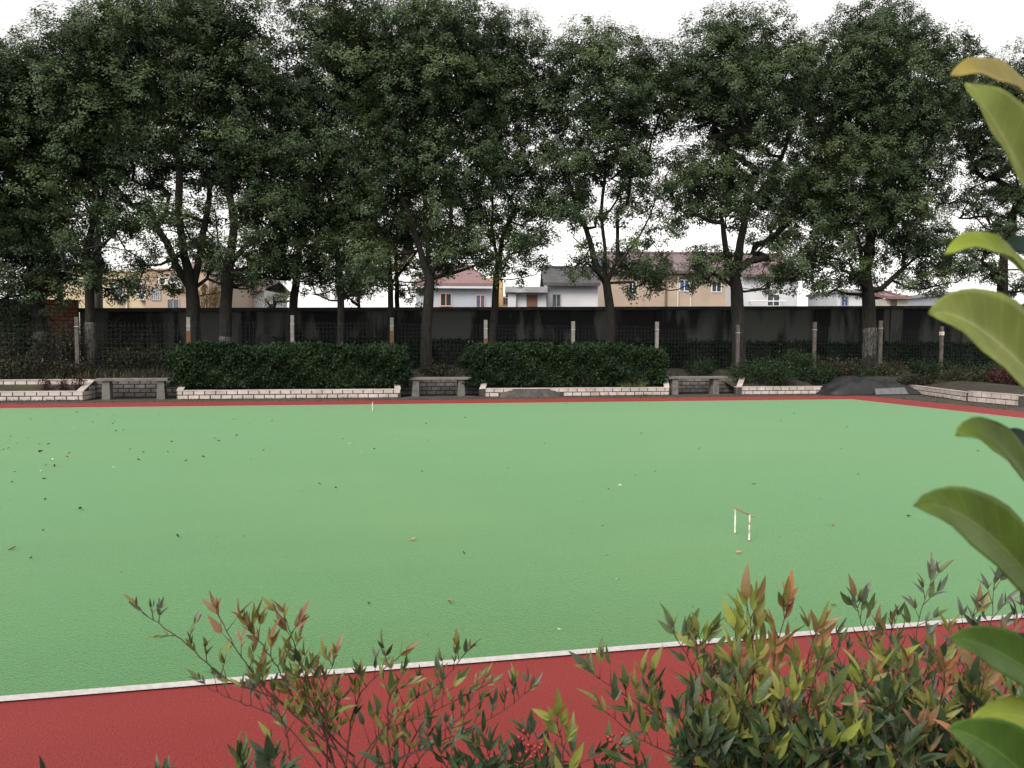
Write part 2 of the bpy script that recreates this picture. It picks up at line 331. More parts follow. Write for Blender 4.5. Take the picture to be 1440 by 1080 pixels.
# ================================================================== FAR BUILDINGS
def house_frame(name, pxc, d, label, cat='house'):
    p = W(pxc, 483, d); z0 = 0.5
    return empty(name, (p.x, p.y, z0), label, cat, rz=-YAW), pxc, d
class HB:
    """builds a house in its own frame: x right, y away, z up; px/py turned to metres at its depth"""
    def __init__(s, name, pxc, d, label, cat='house'):
        s.e, s.c, s.d = house_frame(name, pxc, d, label, cat); s.k = d / F
    def x(s, px): return (px - s.c) * s.k
    def z(s, py): return CAMH + (483.0 + (s.c - 720) * 0.0059 - py) * s.k - 0.5
    def part(s, name, m, mb, parent=None): return mb.build(name, m, parent or s.e, local=True)
    def block(s, name, m, px0, px1, top, depth=7.0, y0=0.0, bottom=None, parent=None):
        return s.part(name, m, MB().box((s.x(px0), y0, -0.1 if bottom is None else s.z(bottom)), (s.x(px1), y0 + depth, s.z(top))), parent)
    def window(s, px0, px1, py0, py1, frame='frame_white', glass='glass', y=0.0, bars=1, grille=False, mull=True, label=None):
        x0, x1, z1, z0 = s.x(px0), s.x(px1), s.z(py0), s.z(py1); f = 0.06
        mb = MB()
        mb.box((x0 - f, y - .05, z0 - f), (x0, y - .002, z1 + f)).box((x1, y - .05, z0 - f), (x1 + f, y - .002, z1 + f))
        mb.box((x0, y - .05, z1), (x1, y - .002, z1 + f)).box((x0, y - .05, z0 - f), (x1, y - .002, z0))
        for b in range(bars):
            xm = x0 + (x1 - x0) * (b + 1) / (bars + 1); mb.box((xm - .025, y - .045, z0), (xm + .025, y - .012, z1))
        fr = s.part('window', M[frame], mb)
        if label: fr['label'] = label
        s.part('pane', M[glass], MB().box((x0, y - .01, z0), (x1, y - .003, z1)), fr)
        if grille:
            g = MB()
            for b in range(7):
                xm = x0 + (x1 - x0) * b / 6; g.box((xm - .012, y - .30, z0 - .05), (xm + .012, y - .276, z1))
            for b in range(4):
                zm = z0 + (z1 - z0) * b / 3; g.box((x0 - .02, y - .302, zm - .012), (x1 + .02, y - .274, zm + .012))
            g.box((x0 - .02, y - .3, z1 - .01), (x0 + .02, y - .05, z1 + .02)).box((x1 - .02, y - .3, z1 - .01), (x1 + .02, y - .05, z1 + .02))
            s.part('grille', M['grille'], g, fr)
        return fr
    def ac(s, px, py, y=0.0, w=0.66, h=0.46):
        x, z = s.x(px), s.z(py)
        a = s.part('air_conditioner', M['ac'], MB().box((x - w / 2, y - .36, z - h / 2), (x + w / 2, y - .06, z + h / 2)).box((x - w / 2 + .05, y - .3, z - h / 2 - .06), (x - w / 2 + .1, y, z - h / 2)).box((x + w / 2 - .1, y - .3, z - h / 2 - .06), (x + w / 2 - .05, y, z - h / 2)))
        s.part('fan', M['fan'], MB().tube([(x - .1, y - .362, z), (x - .1, y - .375, z)], h * 0.4, 14), a)
    def roof(s, name, m, px0, px1, ridge, eave, depth=7.0, over=0.4, t=0.18, hip=0.0):
        """gabled roof, ridge running left-right, front slope towards the court"""
        x0, x1, zr, ze = s.x(px0), s.x(px1), s.z(ridge), s.z(eave)
        yf, yb, ym = -over, depth + over, depth / 2
        mb = MB()
        mb.hexa([(x0, yf, ze), (x1, yf, ze), (x1 - hip, ym, zr), (x0 + hip, ym, zr), (x0, yf, ze + t), (x1, yf, ze + t), (x1 - hip, ym, zr + t), (x0 + hip, ym, zr + t)])
        mb.hexa([(x0 + hip, ym, zr), (x1 - hip, ym, zr), (x1, yb, ze), (x0, yb, ze), (x0 + hip, ym, zr + t), (x1 - hip, ym, zr + t), (x1, yb, ze + t), (x0, yb, ze + t)])
        rf = s.part(name, m, mb)
        s.part('ridge_cap', m, MB().tube([(x0 + hip, ym, zr + t), (x1 - hip, ym, zr + t)], 0.14, 6), rf)
        return rf
    def gable(s, m, px, eave, ridge, depth=7.0, th=0.2):
        x, ze, zr = s.x(px), s.z(eave), s.z(ridge)
        return s.part('gable_wall', m, MB().hexa([(x, 0, ze), (x + th, 0, ze), (x + th, depth, ze), (x, depth, ze), (x, depth / 2 - .05, zr), (x + th, depth / 2 - .05, zr), (x + th, depth / 2 + .05, zr), (x, depth / 2 + .05, zr)]))

# A: yellow flat-roofed building
h = HB('yellow_building', 170, 50, 'long yellow flat-roofed building with two barred windows over the dark wall', 'building')
h.block('wall', M['yellow_wall'], 60, 212, 383, 8)
h.part('parapet_coping', M['cream_wall'], MB().box((h.x(60), -.12, h.z(383) + .002), (h.x(212), 8.1, h.z(381))))
h.part('ledge', M['cream_wall'], MB().box((h.x(60), -.1, h.z(393)), (h.x(212), -.002, h.z(391.8))))
h.block('tiled_bay', M['pink_tile'], 212, 300, 381, 8.6, -0.6)
h.part('bay_coping', M['cream_wall'], MB().box((h.x(211), -.75, h.z(381) + .002), (h.x(300), 8.1, h.z(379))))
for (a, b, c0, c1, cl) in ((158, 174, 400, 413, 'cloth_red'), (193, 209, 400, 413, 'cloth_white')):
    fr = h.window(a, b, c0, c1, grille=True)
    for k in range(3):
        xx = h.x(a + 1.5 + k * 4.5); h.part('laundry', M[('cloth_red', 'cloth_white', 'fan')[(k + (a > 180)) % 3]], MB().box((xx, -.26, h.z(411 - k)), (xx + .16, -.2, h.z(402))), fr)
h.ac(171, 417.5); h.ac(206, 417.5); h.ac(241, 397, -.6); h.ac(257, 403, -.6)
h.window(221, 232, 406, 422, 'grille', 'grille', y=-.6, bars=3); h.window(243, 258, 422, 434, 'grille', 'glass', y=-.6)
h.window(247, 258, 391, 399, 'grille', 'glass', y=-.6)
h.part('drain_pipe', M['pipe'], MB().tube([(h.x(180), -.08, 0), (h.x(180), -.08, h.z(392))], .07, 8))
# pink roof peeping above it
h = HB('pink_roofed_house', 262, 64, 'house with pink tiled roof rising behind the yellow building')
h.block('wall', M['cream_wall'], 236, 300, 385, 8); h.roof('roof', M['roof_pink'], 234, 300, 362, 386, 8, hip=1.2)
# B low white cottage
h = HB('low_cottage', 335, 58, 'low pale cottage with dark tiled roof behind paired trunks')
h.block('wall', M['white_wall'], 306, 372, 408, 6); h.roof('roof', M['roof_purple'], 302, 376, 393, 408, 6)
h.part('fascia', M['roof_pink'], MB().box((h.x(302), -.46, h.z(409.6)), (h.x(376), -.4, h.z(407))))
h.window(343, 353, 415, 428, 'frame_brown')
# C pale blue house with pink roof
h = HB('pale_blue_house', 640, 52, 'pale blue house with pink tiled roof beside the ochre sliver of wall')
h.block('wall', M['blue_wall'], 585, 691, 402, 8); h.roof('roof', M['roof_pink'], 580, 694, 372, 403, 8, hip=1.6)
h.part('eaves_band', M['white_wall'], MB().box((h.x(581), -.44, h.z(406.5)), (h.x(693), -.3, h.z(403.5))))
h.window(670, 681, 416, 432, 'frame_peach', 'blue_glass'); h.window(620, 634, 414, 430, 'frame_peach')
h = HB('ochre_building', 702, 60, 'narrow ochre rendered building beside the white annex', 'building')
h.block('wall', M['ochre_wall'], 684, 706, 392, 6); h.block('lower_wall', M['pink_tile'], 706, 716, 417, 6); h.window(708, 713, 420, 428, 'frame_brown')
# D white house with annex
h = HB('white_house', 775, 50, 'white house with dark gabled roof and low flat-roofed annex')
h.block('wall', M['white_wall'], 769, 840, 401, 6); h.gable(M['white_wall'], 769, 401, 378, 6)
h.roof('roof', M['roof_dark'], 763, 842, 375, 403, 6, over=.5)
h.block('annex_wall', M['white_wall'], 715, 767, 414, 4.5, -1.0); h.part('annex_roof', M['roof_grey'], MB().box((h.x(710), -1.5, h.z(414) + .002), (h.x(768), 3.6, h.z(406))))
h.part('annex_pier', M['white_wall'], MB().box((h.x(714), -1.25, 0), (h.x(725), -1.002, h.z(415))))
h.window(741, 753, 418, 431, 'frame_brown', 'frame_brown', y=-1.0); h.window(777, 787, 415, 431, 'grille', 'glass')
# E long peach house with purple roof
h = HB('peach_tiled_house', 940, 56, 'long peach tiled house with purple roof and blue bargeboard')
h.block('wall', M['peach_tile'], 852, 1036, 386, 8); h.gable(M['cream_wall'], 846, 386, 354, 8)
h.roof('roof', M['roof_purple'], 848, 1040, 352, 386, 8)
x0 = h.x(846); h.part('bargeboard', M['blue_trim'], MB().hexa([(x0, -.5, h.z(388.5)), (x0 + .1, -.5, h.z(388.5)), (x0 + .1, 4, h.z(354.5)), (x0, 4, h.z(354.5)), (x0, -.5, h.z(384)), (x0 + .1, -.5, h.z(384)), (x0 + .1, 4, h.z(350)), (x0, 4, h.z(350))]))
h.window(955, 967, 395, 409, 'frame_white', 'blue_glass'); h.window(884, 893, 398, 414, 'frame_white', 'glass'); h.window(1000, 1012, 396, 410, 'frame_white')
h.part('drain_pipe', M['pipe_dark'], MB().tube([(h.x(935), -.08, 0), (h.x(935), -.08, h.z(388))], .08, 8))
h.part('drain_pipe', M['pipe'], MB().tube([(h.x(952), -.08, 0), (h.x(952), -.08, h.z(388))], .05, 8))
h.part('drain_pipe', M['pipe'], MB().tube([(h.x(970), -.08, 0), (h.x(970), -.08, h.z(388))], .05, 8))
# F white house with pink-purple roof and units
h = HB('white_terrace_house', 1078, 52, 'white house with dusty pink roof and air conditioner beside peach house')
h.block('wall', M['white_wall'], 1042, 1120, 390, 7); h.roof('roof', M['roof_purple'], 1040, 1124, 355, 391, 7)
h.ac(1077, 404); h.window(1083, 1095, 394, 402, 'grille', 'grille', bars=3); h.window(1078, 1094, 415, 430, 'frame_white', 'glass')
h.part('clothes_rail', M['frame_white'], MB().tube([(h.x(1050), -.5, h.z(424.5)), (h.x(1100), -.5, h.z(424.5))], .04, 6).tube([(h.x(1052), -.5, h.z(424.5)), (h.x(1052), 0, h.z(424.5))], .03, 6).tube([(h.x(1098), -.5, h.z(424.5)), (h.x(1098), 0, h.z(424.5))], .03, 6))
h = HB('pale_shed', 1205, 50, 'pale low shed glimpsed below the broad dense tree', 'shed')
h.block('wall', M['white_wall'], 1176, 1228, 412, 5); h.part('roof', M['roof_grey'], MB().box((h.x(1174), -.3, h.z(412) + .002), (h.x(1230), 5.2, h.z(408)))); h.window(1182, 1190, 418, 430, 'grille', 'blue_glass')
h = HB('cream_shed', 1258, 52, 'small cream and pink shed low behind the broad dense tree', 'shed')
h.block('wall', M['cream_wall'], 1244, 1275, 420, 5); h.roof('roof', M['roof_pink'], 1242, 1277, 412, 421, 5); h.window(1252, 1258, 424, 431, 'frame_brown')
h = HB('grey_blue_house', 1365, 55, 'grey blue low building behind the big curled leaves', 'building')
h.block('wall', M['blue_wall'], 1325, 1420, 416, 6); h.part('roof', M['roof_grey'], MB().box((h.x(1322), -.3, h.z(416) + .002), (h.x(1424), 6.2, h.z(411)))); h.window(1345, 1356, 420, 430)

# utility pole behind the wall
p = PT(138, 440, 29.6); pt = PT(136, 175, 29.6)
pole = empty('utility_pole', (p.x, p.y, 0.5), 'tall round concrete utility pole behind whitewashed tree', 'pole')
MB().tube([(p.x, p.y, 0.4), (p.x, p.y, 4), (p.x, p.y, pt.z)], [.165, .15, .105], 14).build('shaft', M['pole'], pole, smooth=True)
MB().box((p.x - .9, p.y - .22, pt.z - .5), (p.x + .9, p.y - .12, pt.z - .4)).build('crossarm', M['grille'], pole)
for k in (-.75, 0.0, .75): MB().tube([(p.x + k, p.y - .17, pt.z - .4), (p.x + k, p.y - .17, pt.z - .2)], [.05, .03], 8).build('insulator', M['frame_white'], pole)

# ================================================================== BOUNDARY WALL
WT = 27.6
wl, wr = PT(112, 433.5, WT), PT(1300, 430.2, WT)
slope = (wr.z - wl.z) / (wr.x - wl.x)
def wtop(x): return wl.z + (x - wl.x) * slope
xa, xb = wl.x, 30.0
wall = empty('boundary_wall', (xa, WT, 0.5), 'long dark stained rendered wall running behind the trees', 'wall')
def wpiece(name, m, x0, x1, y0, y1, z0, drop, extra=0.0):
    return MB().hexa([(x0, y0, z0), (x1, y0, z0), (x1, y1, z0), (x0, y1, z0), (x0, y0, wtop(x0) - drop + extra), (x1, y0, wtop(x1) - drop + extra), (x1, y1, wtop(x1) - drop + extra), (x0, y1, wtop(x0) - drop + extra)]).build(name, m, wall)
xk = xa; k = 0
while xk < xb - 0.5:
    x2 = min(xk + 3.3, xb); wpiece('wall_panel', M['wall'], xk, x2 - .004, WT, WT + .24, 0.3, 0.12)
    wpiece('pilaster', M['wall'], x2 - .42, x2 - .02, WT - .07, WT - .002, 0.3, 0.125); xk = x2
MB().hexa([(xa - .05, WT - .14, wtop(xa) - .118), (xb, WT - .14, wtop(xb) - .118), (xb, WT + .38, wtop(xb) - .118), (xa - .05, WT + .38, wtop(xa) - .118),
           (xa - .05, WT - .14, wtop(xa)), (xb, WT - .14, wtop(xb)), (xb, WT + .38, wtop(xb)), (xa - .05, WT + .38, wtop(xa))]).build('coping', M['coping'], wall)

# ------------------------------------------------------------------ bricks and tiles
def brick_mesh(name, lx, ly, lz, m, c=0.006):
    """box with chamfered front edges: front face at y = 0, 26 triangles"""
    hx, hz = lx / 2, lz / 2
    v = [(-hx + c, 0, -hz + c), (hx - c, 0, -hz + c), (hx - c, 0, hz - c), (-hx + c, 0, hz - c),
         (-hx, c, -hz), (hx, c, -hz), (hx, c, hz), (-hx, c, hz), (-hx, ly, -hz), (hx, ly, -hz), (hx, ly, hz), (-hx, ly, hz)]
    f = [(0, 1, 2, 3)]
    for a in (0, 4):
        for i in range(4): j = (i + 1) % 4; f.append((a + i, a + 4 + i, a + 4 + j, a + j))
    me = bpy.data.meshes.new(name); me.from_pydata(v, [], f); me.update(); me.materials.append(m); return me
BM = {}
def get_brick(l, hgt, m):
    key = (round(l, 2), round(hgt, 3), m.name)
    if key not in BM: BM[key] = brick_mesh('brick', key[0], 0.03, key[1], m)
    return BM[key]
def lay_bricks(parent, a, b, z0, rows, rh, bl, m, rs, skip=None, gap=0.02):
    """running bond on the vertical face from a to b (facing right of a->b turned to the viewer)"""
    a, b = Vector((*a, 0)), Vector((*b, 0)); d = b - a; Ln = d.length; d.normalize(); ang = math.atan2(d.y, d.x)
    rnd = random.Random(rs); o0 = ORI[parent.name]
    for r in range(rows):
        s = -bl * 0.5 if r % 2 else 0.0
        while s < Ln - 0.03:
            s0, s1 = max(s, 0), min(s + bl, Ln)
            l = round((s1 - s0 - gap) / 0.01) * 0.01
            if l > 0.04 and not (skip and skip((a + d * ((s0 + s1) / 2)).x, r)):
                c = a + d * ((s0 + s1) / 2); o = bpy.data.objects.new('brick', get_brick(l, rh - gap, m)); link(o); o.parent = parent
                o.location = (c.x - o0.x + d.y * rnd.uniform(.0, .004), c.y - o0.y - d.x * rnd.uniform(0, .004), z0 + rh * (r + .5) - o0.z)
                o.rotation_euler = (rnd.gauss(0, .008), rnd.gauss(0, .006), ang + rnd.gauss(0, .006))
            s += bl
def planter_face(parent, a, b, z0, rows, rh, bl, m, seed, core='mortar', skip=None, thick=0.16, cap=True):
    """core slab just behind the bricks (its face recessed) + bricks + cap bricks on top"""
    av, bv = Vector((*a, 0)), Vector((*b, 0)); d = (bv - av).normalized(); n = Vector((-d.y, d.x, 0)); z1 = z0 + rows * rh
    q = [av + n * .010, bv + n * .010, bv + n * thick, av + n * thick]
    MB().hexa([(p.x, p.y, z0 - .05) for p in q] + [(p.x, p.y, z1 - .012) for p in q]).build('core', M[core], parent)
    lay_bricks(parent, a, b, z0, rows, rh, bl, m, seed, skip)
    if cap:
        q = [av - n * .004, bv - n * .004, bv + n * thick, av + n * thick]
        MB().hexa([(p.x, p.y, z1 - .011) for p in q] + [(p.x, p.y, z1 + .012) for p in q]).build('cap', m, parent)

# orange brick wall at the left end of the dark one
bl0, bl1 = PT(52, 423, 27.3), PT(109, 423, 27.3)
ow = empty('brick_garden_wall', (bl0.x, 27.3, 0.5), 'short orange brick garden wall ending at the dark wall', 'wall')
MB().box((bl0.x - 5, 27.32, 0.3), (bl1.x - .02, 27.5, bl0.z)).build('core', M['mortar'], ow)
lay_bricks(ow, (bl0.x - .3, 27.3), (bl1.x - .02, 27.3), bl0.z - 1.2, 10, .12, .26, M['brick_red'], 5)
MB().box((bl0.x - 5, 27.27, bl0.z + .002), (bl1.x, 27.53, bl0.z + .05)).build('coping', M['brick_red'], ow)

# ------------------------------------------------------------------ planters by the far side
PF, PB = 21.25, 22.12          # planter fronts, retaining wall behind benches
x_ = lambda px, t=PF, py=556: XT(px, t, py)
xpl = {k: x_(v) for k, v in dict(a0=-60, a1=117, b0=249, b1=563, c0=675, c1=941, d0=1036, d1=1156).items()}
# retaining wall (white tiles at left, greyer in the bench bays)
rw = empty('retaining_wall', (x_(-60, PB), PB, 0), 'low tiled retaining wall running behind benches and planters', 'wall')
def rwx(px): return XT(px, PB, 545)
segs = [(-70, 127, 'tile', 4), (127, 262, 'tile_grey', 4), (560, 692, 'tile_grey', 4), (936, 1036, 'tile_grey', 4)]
MB().box((rwx(-70), PB + .012, -.05), (rwx(1300), PB + .2, .455)).build('core', M['mortar'], rw)
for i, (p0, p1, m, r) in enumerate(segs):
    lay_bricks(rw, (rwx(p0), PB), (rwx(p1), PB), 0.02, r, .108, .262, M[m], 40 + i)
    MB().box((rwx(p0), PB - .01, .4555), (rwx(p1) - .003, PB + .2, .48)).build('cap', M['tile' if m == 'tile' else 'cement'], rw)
def planter(name, px0, px1, label, seed, skip=None, left=None, right=None, m='tile'):
    X0, X1 = x_(px0), x_(px1)
    e = empty(name, (X0, PF, 0), label, 'planter', 'tiled planters along the far side of the court')
    planter_face(e, (X0, PF), (X1, PF), 0.0, 2, .112, .262, M[m], seed, skip=skip)
    soil_pts = [(X0 + .1, PF + .17), (X1 - .1, PF + .17)]
    if right is not None:   # return wall rising to the retaining wall
        xr = rwx(right); side_wall(e, (X1 + .004, PF + .004), (xr, PB - .006), seed + 1)
    if left is not None:
        xl = rwx(left); side_wall(e, (xl, PB - .006), (X0 - .004, PF + .004), seed + 2, flip=True)
    MB().poly([(X0 + .08, PF + .15, .16), (X1 - .08, PF + .15, .16), (X1 - .02, PB, .36), (X0 + .02, PB, .36)]).build('planting_soil', M['soil'], e)
    return e
def side_wall(e, a, b, seed, flip=False):
    """stepped return wall whose cap slopes from planter height up to the retaining wall"""
    av, bv = Vector((*a, 0)), Vector((*b, 0)); d = (bv - av).normalized(); n = Vector((-d.y, d.x, 0)); th = .14
    za, zb = (.224, .45) if not flip else (.45, .224)
    q = [av + n * .01, bv + n * .01, bv + n * th, av + n * th]
    MB().hexa([(p.x, p.y, -.05) for p in q] + [(q[0].x, q[0].y, za), (q[1].x, q[1].y, zb), (q[2].x, q[2].y, zb), (q[3].x, q[3].y, za)]).build('side_core', M['mortar'], e)
    Ln = (bv - av).length
    lay_bricks(e, a, b, 0.0, 2, .112, .262, M['tile'], seed)
    half = (bv + av) / 2
    p0, p1 = (half, bv) if not flip else (av, half)
    lay_bricks(e, (p0.x, p0.y), (p1.x, p1.y), .224, 1, .112, .262, M['tile'], seed)
    q = [av - n * .006, bv - n * .006, bv + n * (th + .01), av + n * (th + .01)]
    MB().hexa([(q[0].x, q[0].y, za + .001), (q[1].x, q[1].y, zb + .001), (q[2].x, q[2].y, zb + .001), (q[3].x, q[3].y, za + .001),
               (q[0].x, q[0].y, za + .026), (q[1].x, q[1].y, zb + .026), (q[2].x, q[2].y, zb + .026), (q[3].x, q[3].y, za + .026)]).build('sloping_cap', M['tile'], e)
pl0 = planter('tiled_planter', -60, 117, 'white tiled planter with bare soil and small red plants', 100, right=134)
pl1 = planter('tiled_planter', 249, 563, 'white tiled planter below the longest clipped hedge', 110, left=258, right=560)
bx0, bx1 = x_(716), x_(771)
def broken(x, r): return (bx0 < x < bx1 and r == 1) or (bx0 - .25 < x < bx1 + .35 and r == 0 and not (bx1 - .35 < x < bx1 + .1))
pl2 = planter('tiled_planter', 675, 941, 'white tiled planter with tiles broken off one stretch of its front', 120, skip=broken, left=680, right=938)
pl3 = planter('tiled_planter', 1036, 1156, 'short white tiled planter ending at the black tarpaulin heap', 130, left=1040)
# exposed cement where tiles are lost, with a slumped fillet
vv = []
mb = MB(); K = 14
for i in range(K + 1):
    x = bx0 - .25 + (bx1 - bx0 + .6) * i / K; e_ = math.sin(math.pi * i / K) ** .5 if 0 < i < K else 0
    mb.v += [(x, PF - .16 * e_ - .01 + .02 * math.sin(i * 2.3), -.01), (x, PF - .03 * e_ - .004, .10 * e_ + .02), (x, PF + .006, .13 + .10 * e_)]
for i in range(K):
    for r in range(2): a = i * 3 + r; mb.f.append((a, a + 3, a + 4, a + 1))
mb.build('exposed_cement', M['cement'], pl2, smooth=True)
# planter down the right side of the court
ra, rb_, rc = PG(1277, 552), PG(1358, 564.5), PG(1428, 571)
pl4 = empty('tiled_planter', (ra.x, ra.y, 0), 'white tiled planter angling forward beside the big curled leaves', 'planter', 'tiled planters along the far side of the court')
planter_face(pl4, (ra.x, ra.y), (rb_.x, rb_.y), 0, 2, .118, .29, M['tile'], 140)
rd = Vector((rb_.x + (rb_.x - ra.x) * .9, rb_.y + (rb_.y - ra.y) * .9, 0)); rd = PG(1440, 572)
planter_face(pl4, (rb_.x + .004, rb_.y - .05), (rd.x, rd.y - .05), 0, 2, .135, .30, M['tile'], 141)
planter_face(pl4, (rd.x + .003, rd.y - .048), (rd.x + 3.2, rd.y + 2.0), 0, 2, .135, .30, M['tile'], 142)
MB().poly([(ra.x + .12, ra.y + .12, .17), (rb_.x + .1, rb_.y + .15, .17), (rd.x + .1, rd.y + .1, .17), (rd.x + 3, rd.y + 2.4, .3), (rd.x + 3, ra.y + 1, .42), (ra.x, PB + .1, .42)]).build('planting_soil', M['soil'], pl4)

# pavers in front of the middle bench
pv = empty('paver_patch', (x_(560), 20.5, 0), 'dark worn paving blocks in front of the middle bench', 'paving')
pm = bpy.data.meshes.new('paver'); mbp = MB().box((-.115, -.055, -.04), (.115, .055, .012)); pm.from_pydata(mbp.v, [], mbp.f); pm.update(); pm.materials.append(M['paver'])
rnd = random.Random(8)
xx0, xx1 = x_(520), x_(700)
nrow = 11
for r in range(nrow):
    yy = FAR + RED + .07 + r * .118
    c = 0
    x = xx0 + (.118 if r % 2 else 0)
    while x < xx1:
        lim = PF - .05
        if yy < lim or (x_(566) + .1 < x < x_(672) - .1 and yy < PB - .1):
            o = bpy.data.objects.new('paver', pm); link(o); o.parent = pv; o0 = ORI[pv.name]
            o.location = (x - o0.x, yy - o0.y, rnd.uniform(-.012, .004)); o.rotation_euler = (rnd.gauss(0, .02), rnd.gauss(0, .02), rnd.gauss(0, .02))
        x += .238

# ------------------------------------------------------------------ benches
def bench(px0, px1, l0, l1, label, yoff=0.0):
    t = PB - .42 + yoff
    X0, X1 = XT(px0, t, 535), XT(px1, t, 535); e = empty('stone_bench', (X0, t, 0), label, 'bench', 'concrete benches in the bays between the planters')
    MB().box((X0, t - .19, .455), (X1, t + .19, .525)).build('seat', M['bench'], e, bevel=.008)
    for l in (l0, l1):
        xl = XT(l, t, 548); MB().hexa([(xl - .10, t - .14, -.02), (xl + .10, t - .14, -.02), (xl + .10, t + .14, -.02), (xl - .10, t + .14, -.02), (xl - .085, t - .14, .453), (xl + .085, t - .14, .453), (xl + .085, t + .14, .453), (xl - .085, t + .14, .453)]).build('leg', M['bench'], e, bevel=.006)
    return e
bench(137, 238, 151, 227.5, 'grey concrete bench nearest the whitewashed tree')
bench(574, 661, 584, 648, 'grey concrete bench between the two clipped hedges')
bench(938, 1019, 947, 1004, 'grey concrete bench beside the short planter and tarpaulin heap')

# ------------------------------------------------------------------ wire mesh fence
FT = 23.45
posts = [(-190, 447, 0), (-40, 446, 0), (108, 446, 0), (265, 446, 2), (411, 443.5, 1), (551, 446.7, 2), (683, 450, 3), (806, 452, 1), (924, 452.5, 1), (1038, 457, 0), (1146, 453, 0), (1239, 451, 0), (1325, 459, 4), (1412, 462, 0), (1492, 463, 0)]
fx = [(XT(px, FT, 450), PT(px, py, FT).z, k) for px, py, k in posts]
fence = empty('wire_mesh_fence', (fx[0][0], FT, .5), 'see-through wire mesh fence on concrete posts behind the hedges', 'fence')
for X, Z, k in fx:
    m = M['post'] if k in (1, 2, 3) else M['post_dark']
    po = MB().box((X - .05, FT - .05, .3), (X + .05, FT + .05, Z)).build('post', m, fence, bevel=.008)
    MB().box((X - .056, FT - .056, Z - .26), (X + .056, FT + .056, Z - .24)).build('clamp', M['grille'], po)
    if k == 2: MB().box((X - .054, FT - .054, .42), (X + .054, FT + .054, Z - .38)).build('rust_coat', M['rust'], po)
    if k == 3: MB().box((X - .054, FT - .054, .42), (X + .054, FT + .054, Z - .55)).build('rust_coat', M['rust'], po)
    if k == 4: MB().box((X - .056, FT - .056, Z - .30), (X + .056, FT + .056, Z - .18)).build('white_band', M['white_paint'], po)
for (X0, Z0, _), (X1, Z1, _) in zip(fx[:-1], fx[1:]):
    mb = MB(); top = min(Z0, Z1) - .12; nv = int((X1 - X0 - .1) / .11); hw = .0018
    for i in range(nv + 1):
        x = X0 + .06 + (X1 - X0 - .12) * i / nv; mb.box((x - hw, FT - hw, .5), (x + hw, FT + hw, top))
    z = .56
    while z < top: mb.box((X0 + .05, FT - .011, z - hw), (X1 - .05, FT - .005, z + hw)); z += .12
    o = mb.build('mesh_panel', M['wire'], fence); o['kind'] = 'stuff'

# ================================================================== TREES
def rand_unit(rng, n):
    v = rng.normal(size=(n, 3)); return v / np.linalg.norm(v, axis=1, keepdims=True)
def clump_leaves(rng, centers, radii, per, ll, lw, droop=0.2, tint_shift=0.0, core=None):
    Ps, Ds, Ns, Ts = [], [], [], []
    for c, r in zip(centers, radii):
        ntw = max(8, int(44 * r * r)); 
        u = rand_unit(rng, ntw); u[:, 2] = np.where(rng.random(ntw) < .72, np.abs(u[:, 2]), -np.abs(u[:, 2]) * .75)
        tc = c + u * np.array([r * .95, r * .95, r * .92]) * (rng.random((ntw, 1)) ** .22)
        n = int(per * r * r); idx = rng.integers(0, ntw, n)
        P = tc[idx] + rng.normal(0, .095, (n, 3)) * np.array([1, 1, .8])
        out = P - c; out /= np.maximum(np.linalg.norm(out, axis=1, keepdims=True), .05)
        Nn = rand_unit(rng, n) * .48 + np.array([0, 0, .55]) + out * .95
        D = np.cross(Nn, rand_unit(rng, n)) + out * .2; D[:, 2] -= droop
        t = rng.normal(.45 + tint_shift + rng.normal(0, .11), .10, n) + .16 * out[:, 2]  # random leaf tone; clump tops coloured lighter, top light painted into the tint
        Ps.append(P); Ds.append(D); Ns.append(Nn); Ts.append(t)
    P, D, Nn, T = map(np.concatenate, (Ps, Ds, Ns, Ts)); n = len(P)
    V, Fc = leaf_tris(P, D, Nn, ll * rng.uniform(.7, 1.25, n), lw * rng.uniform(.75, 1.25, n))
    return V, Fc, np.clip(T, 0, 1)

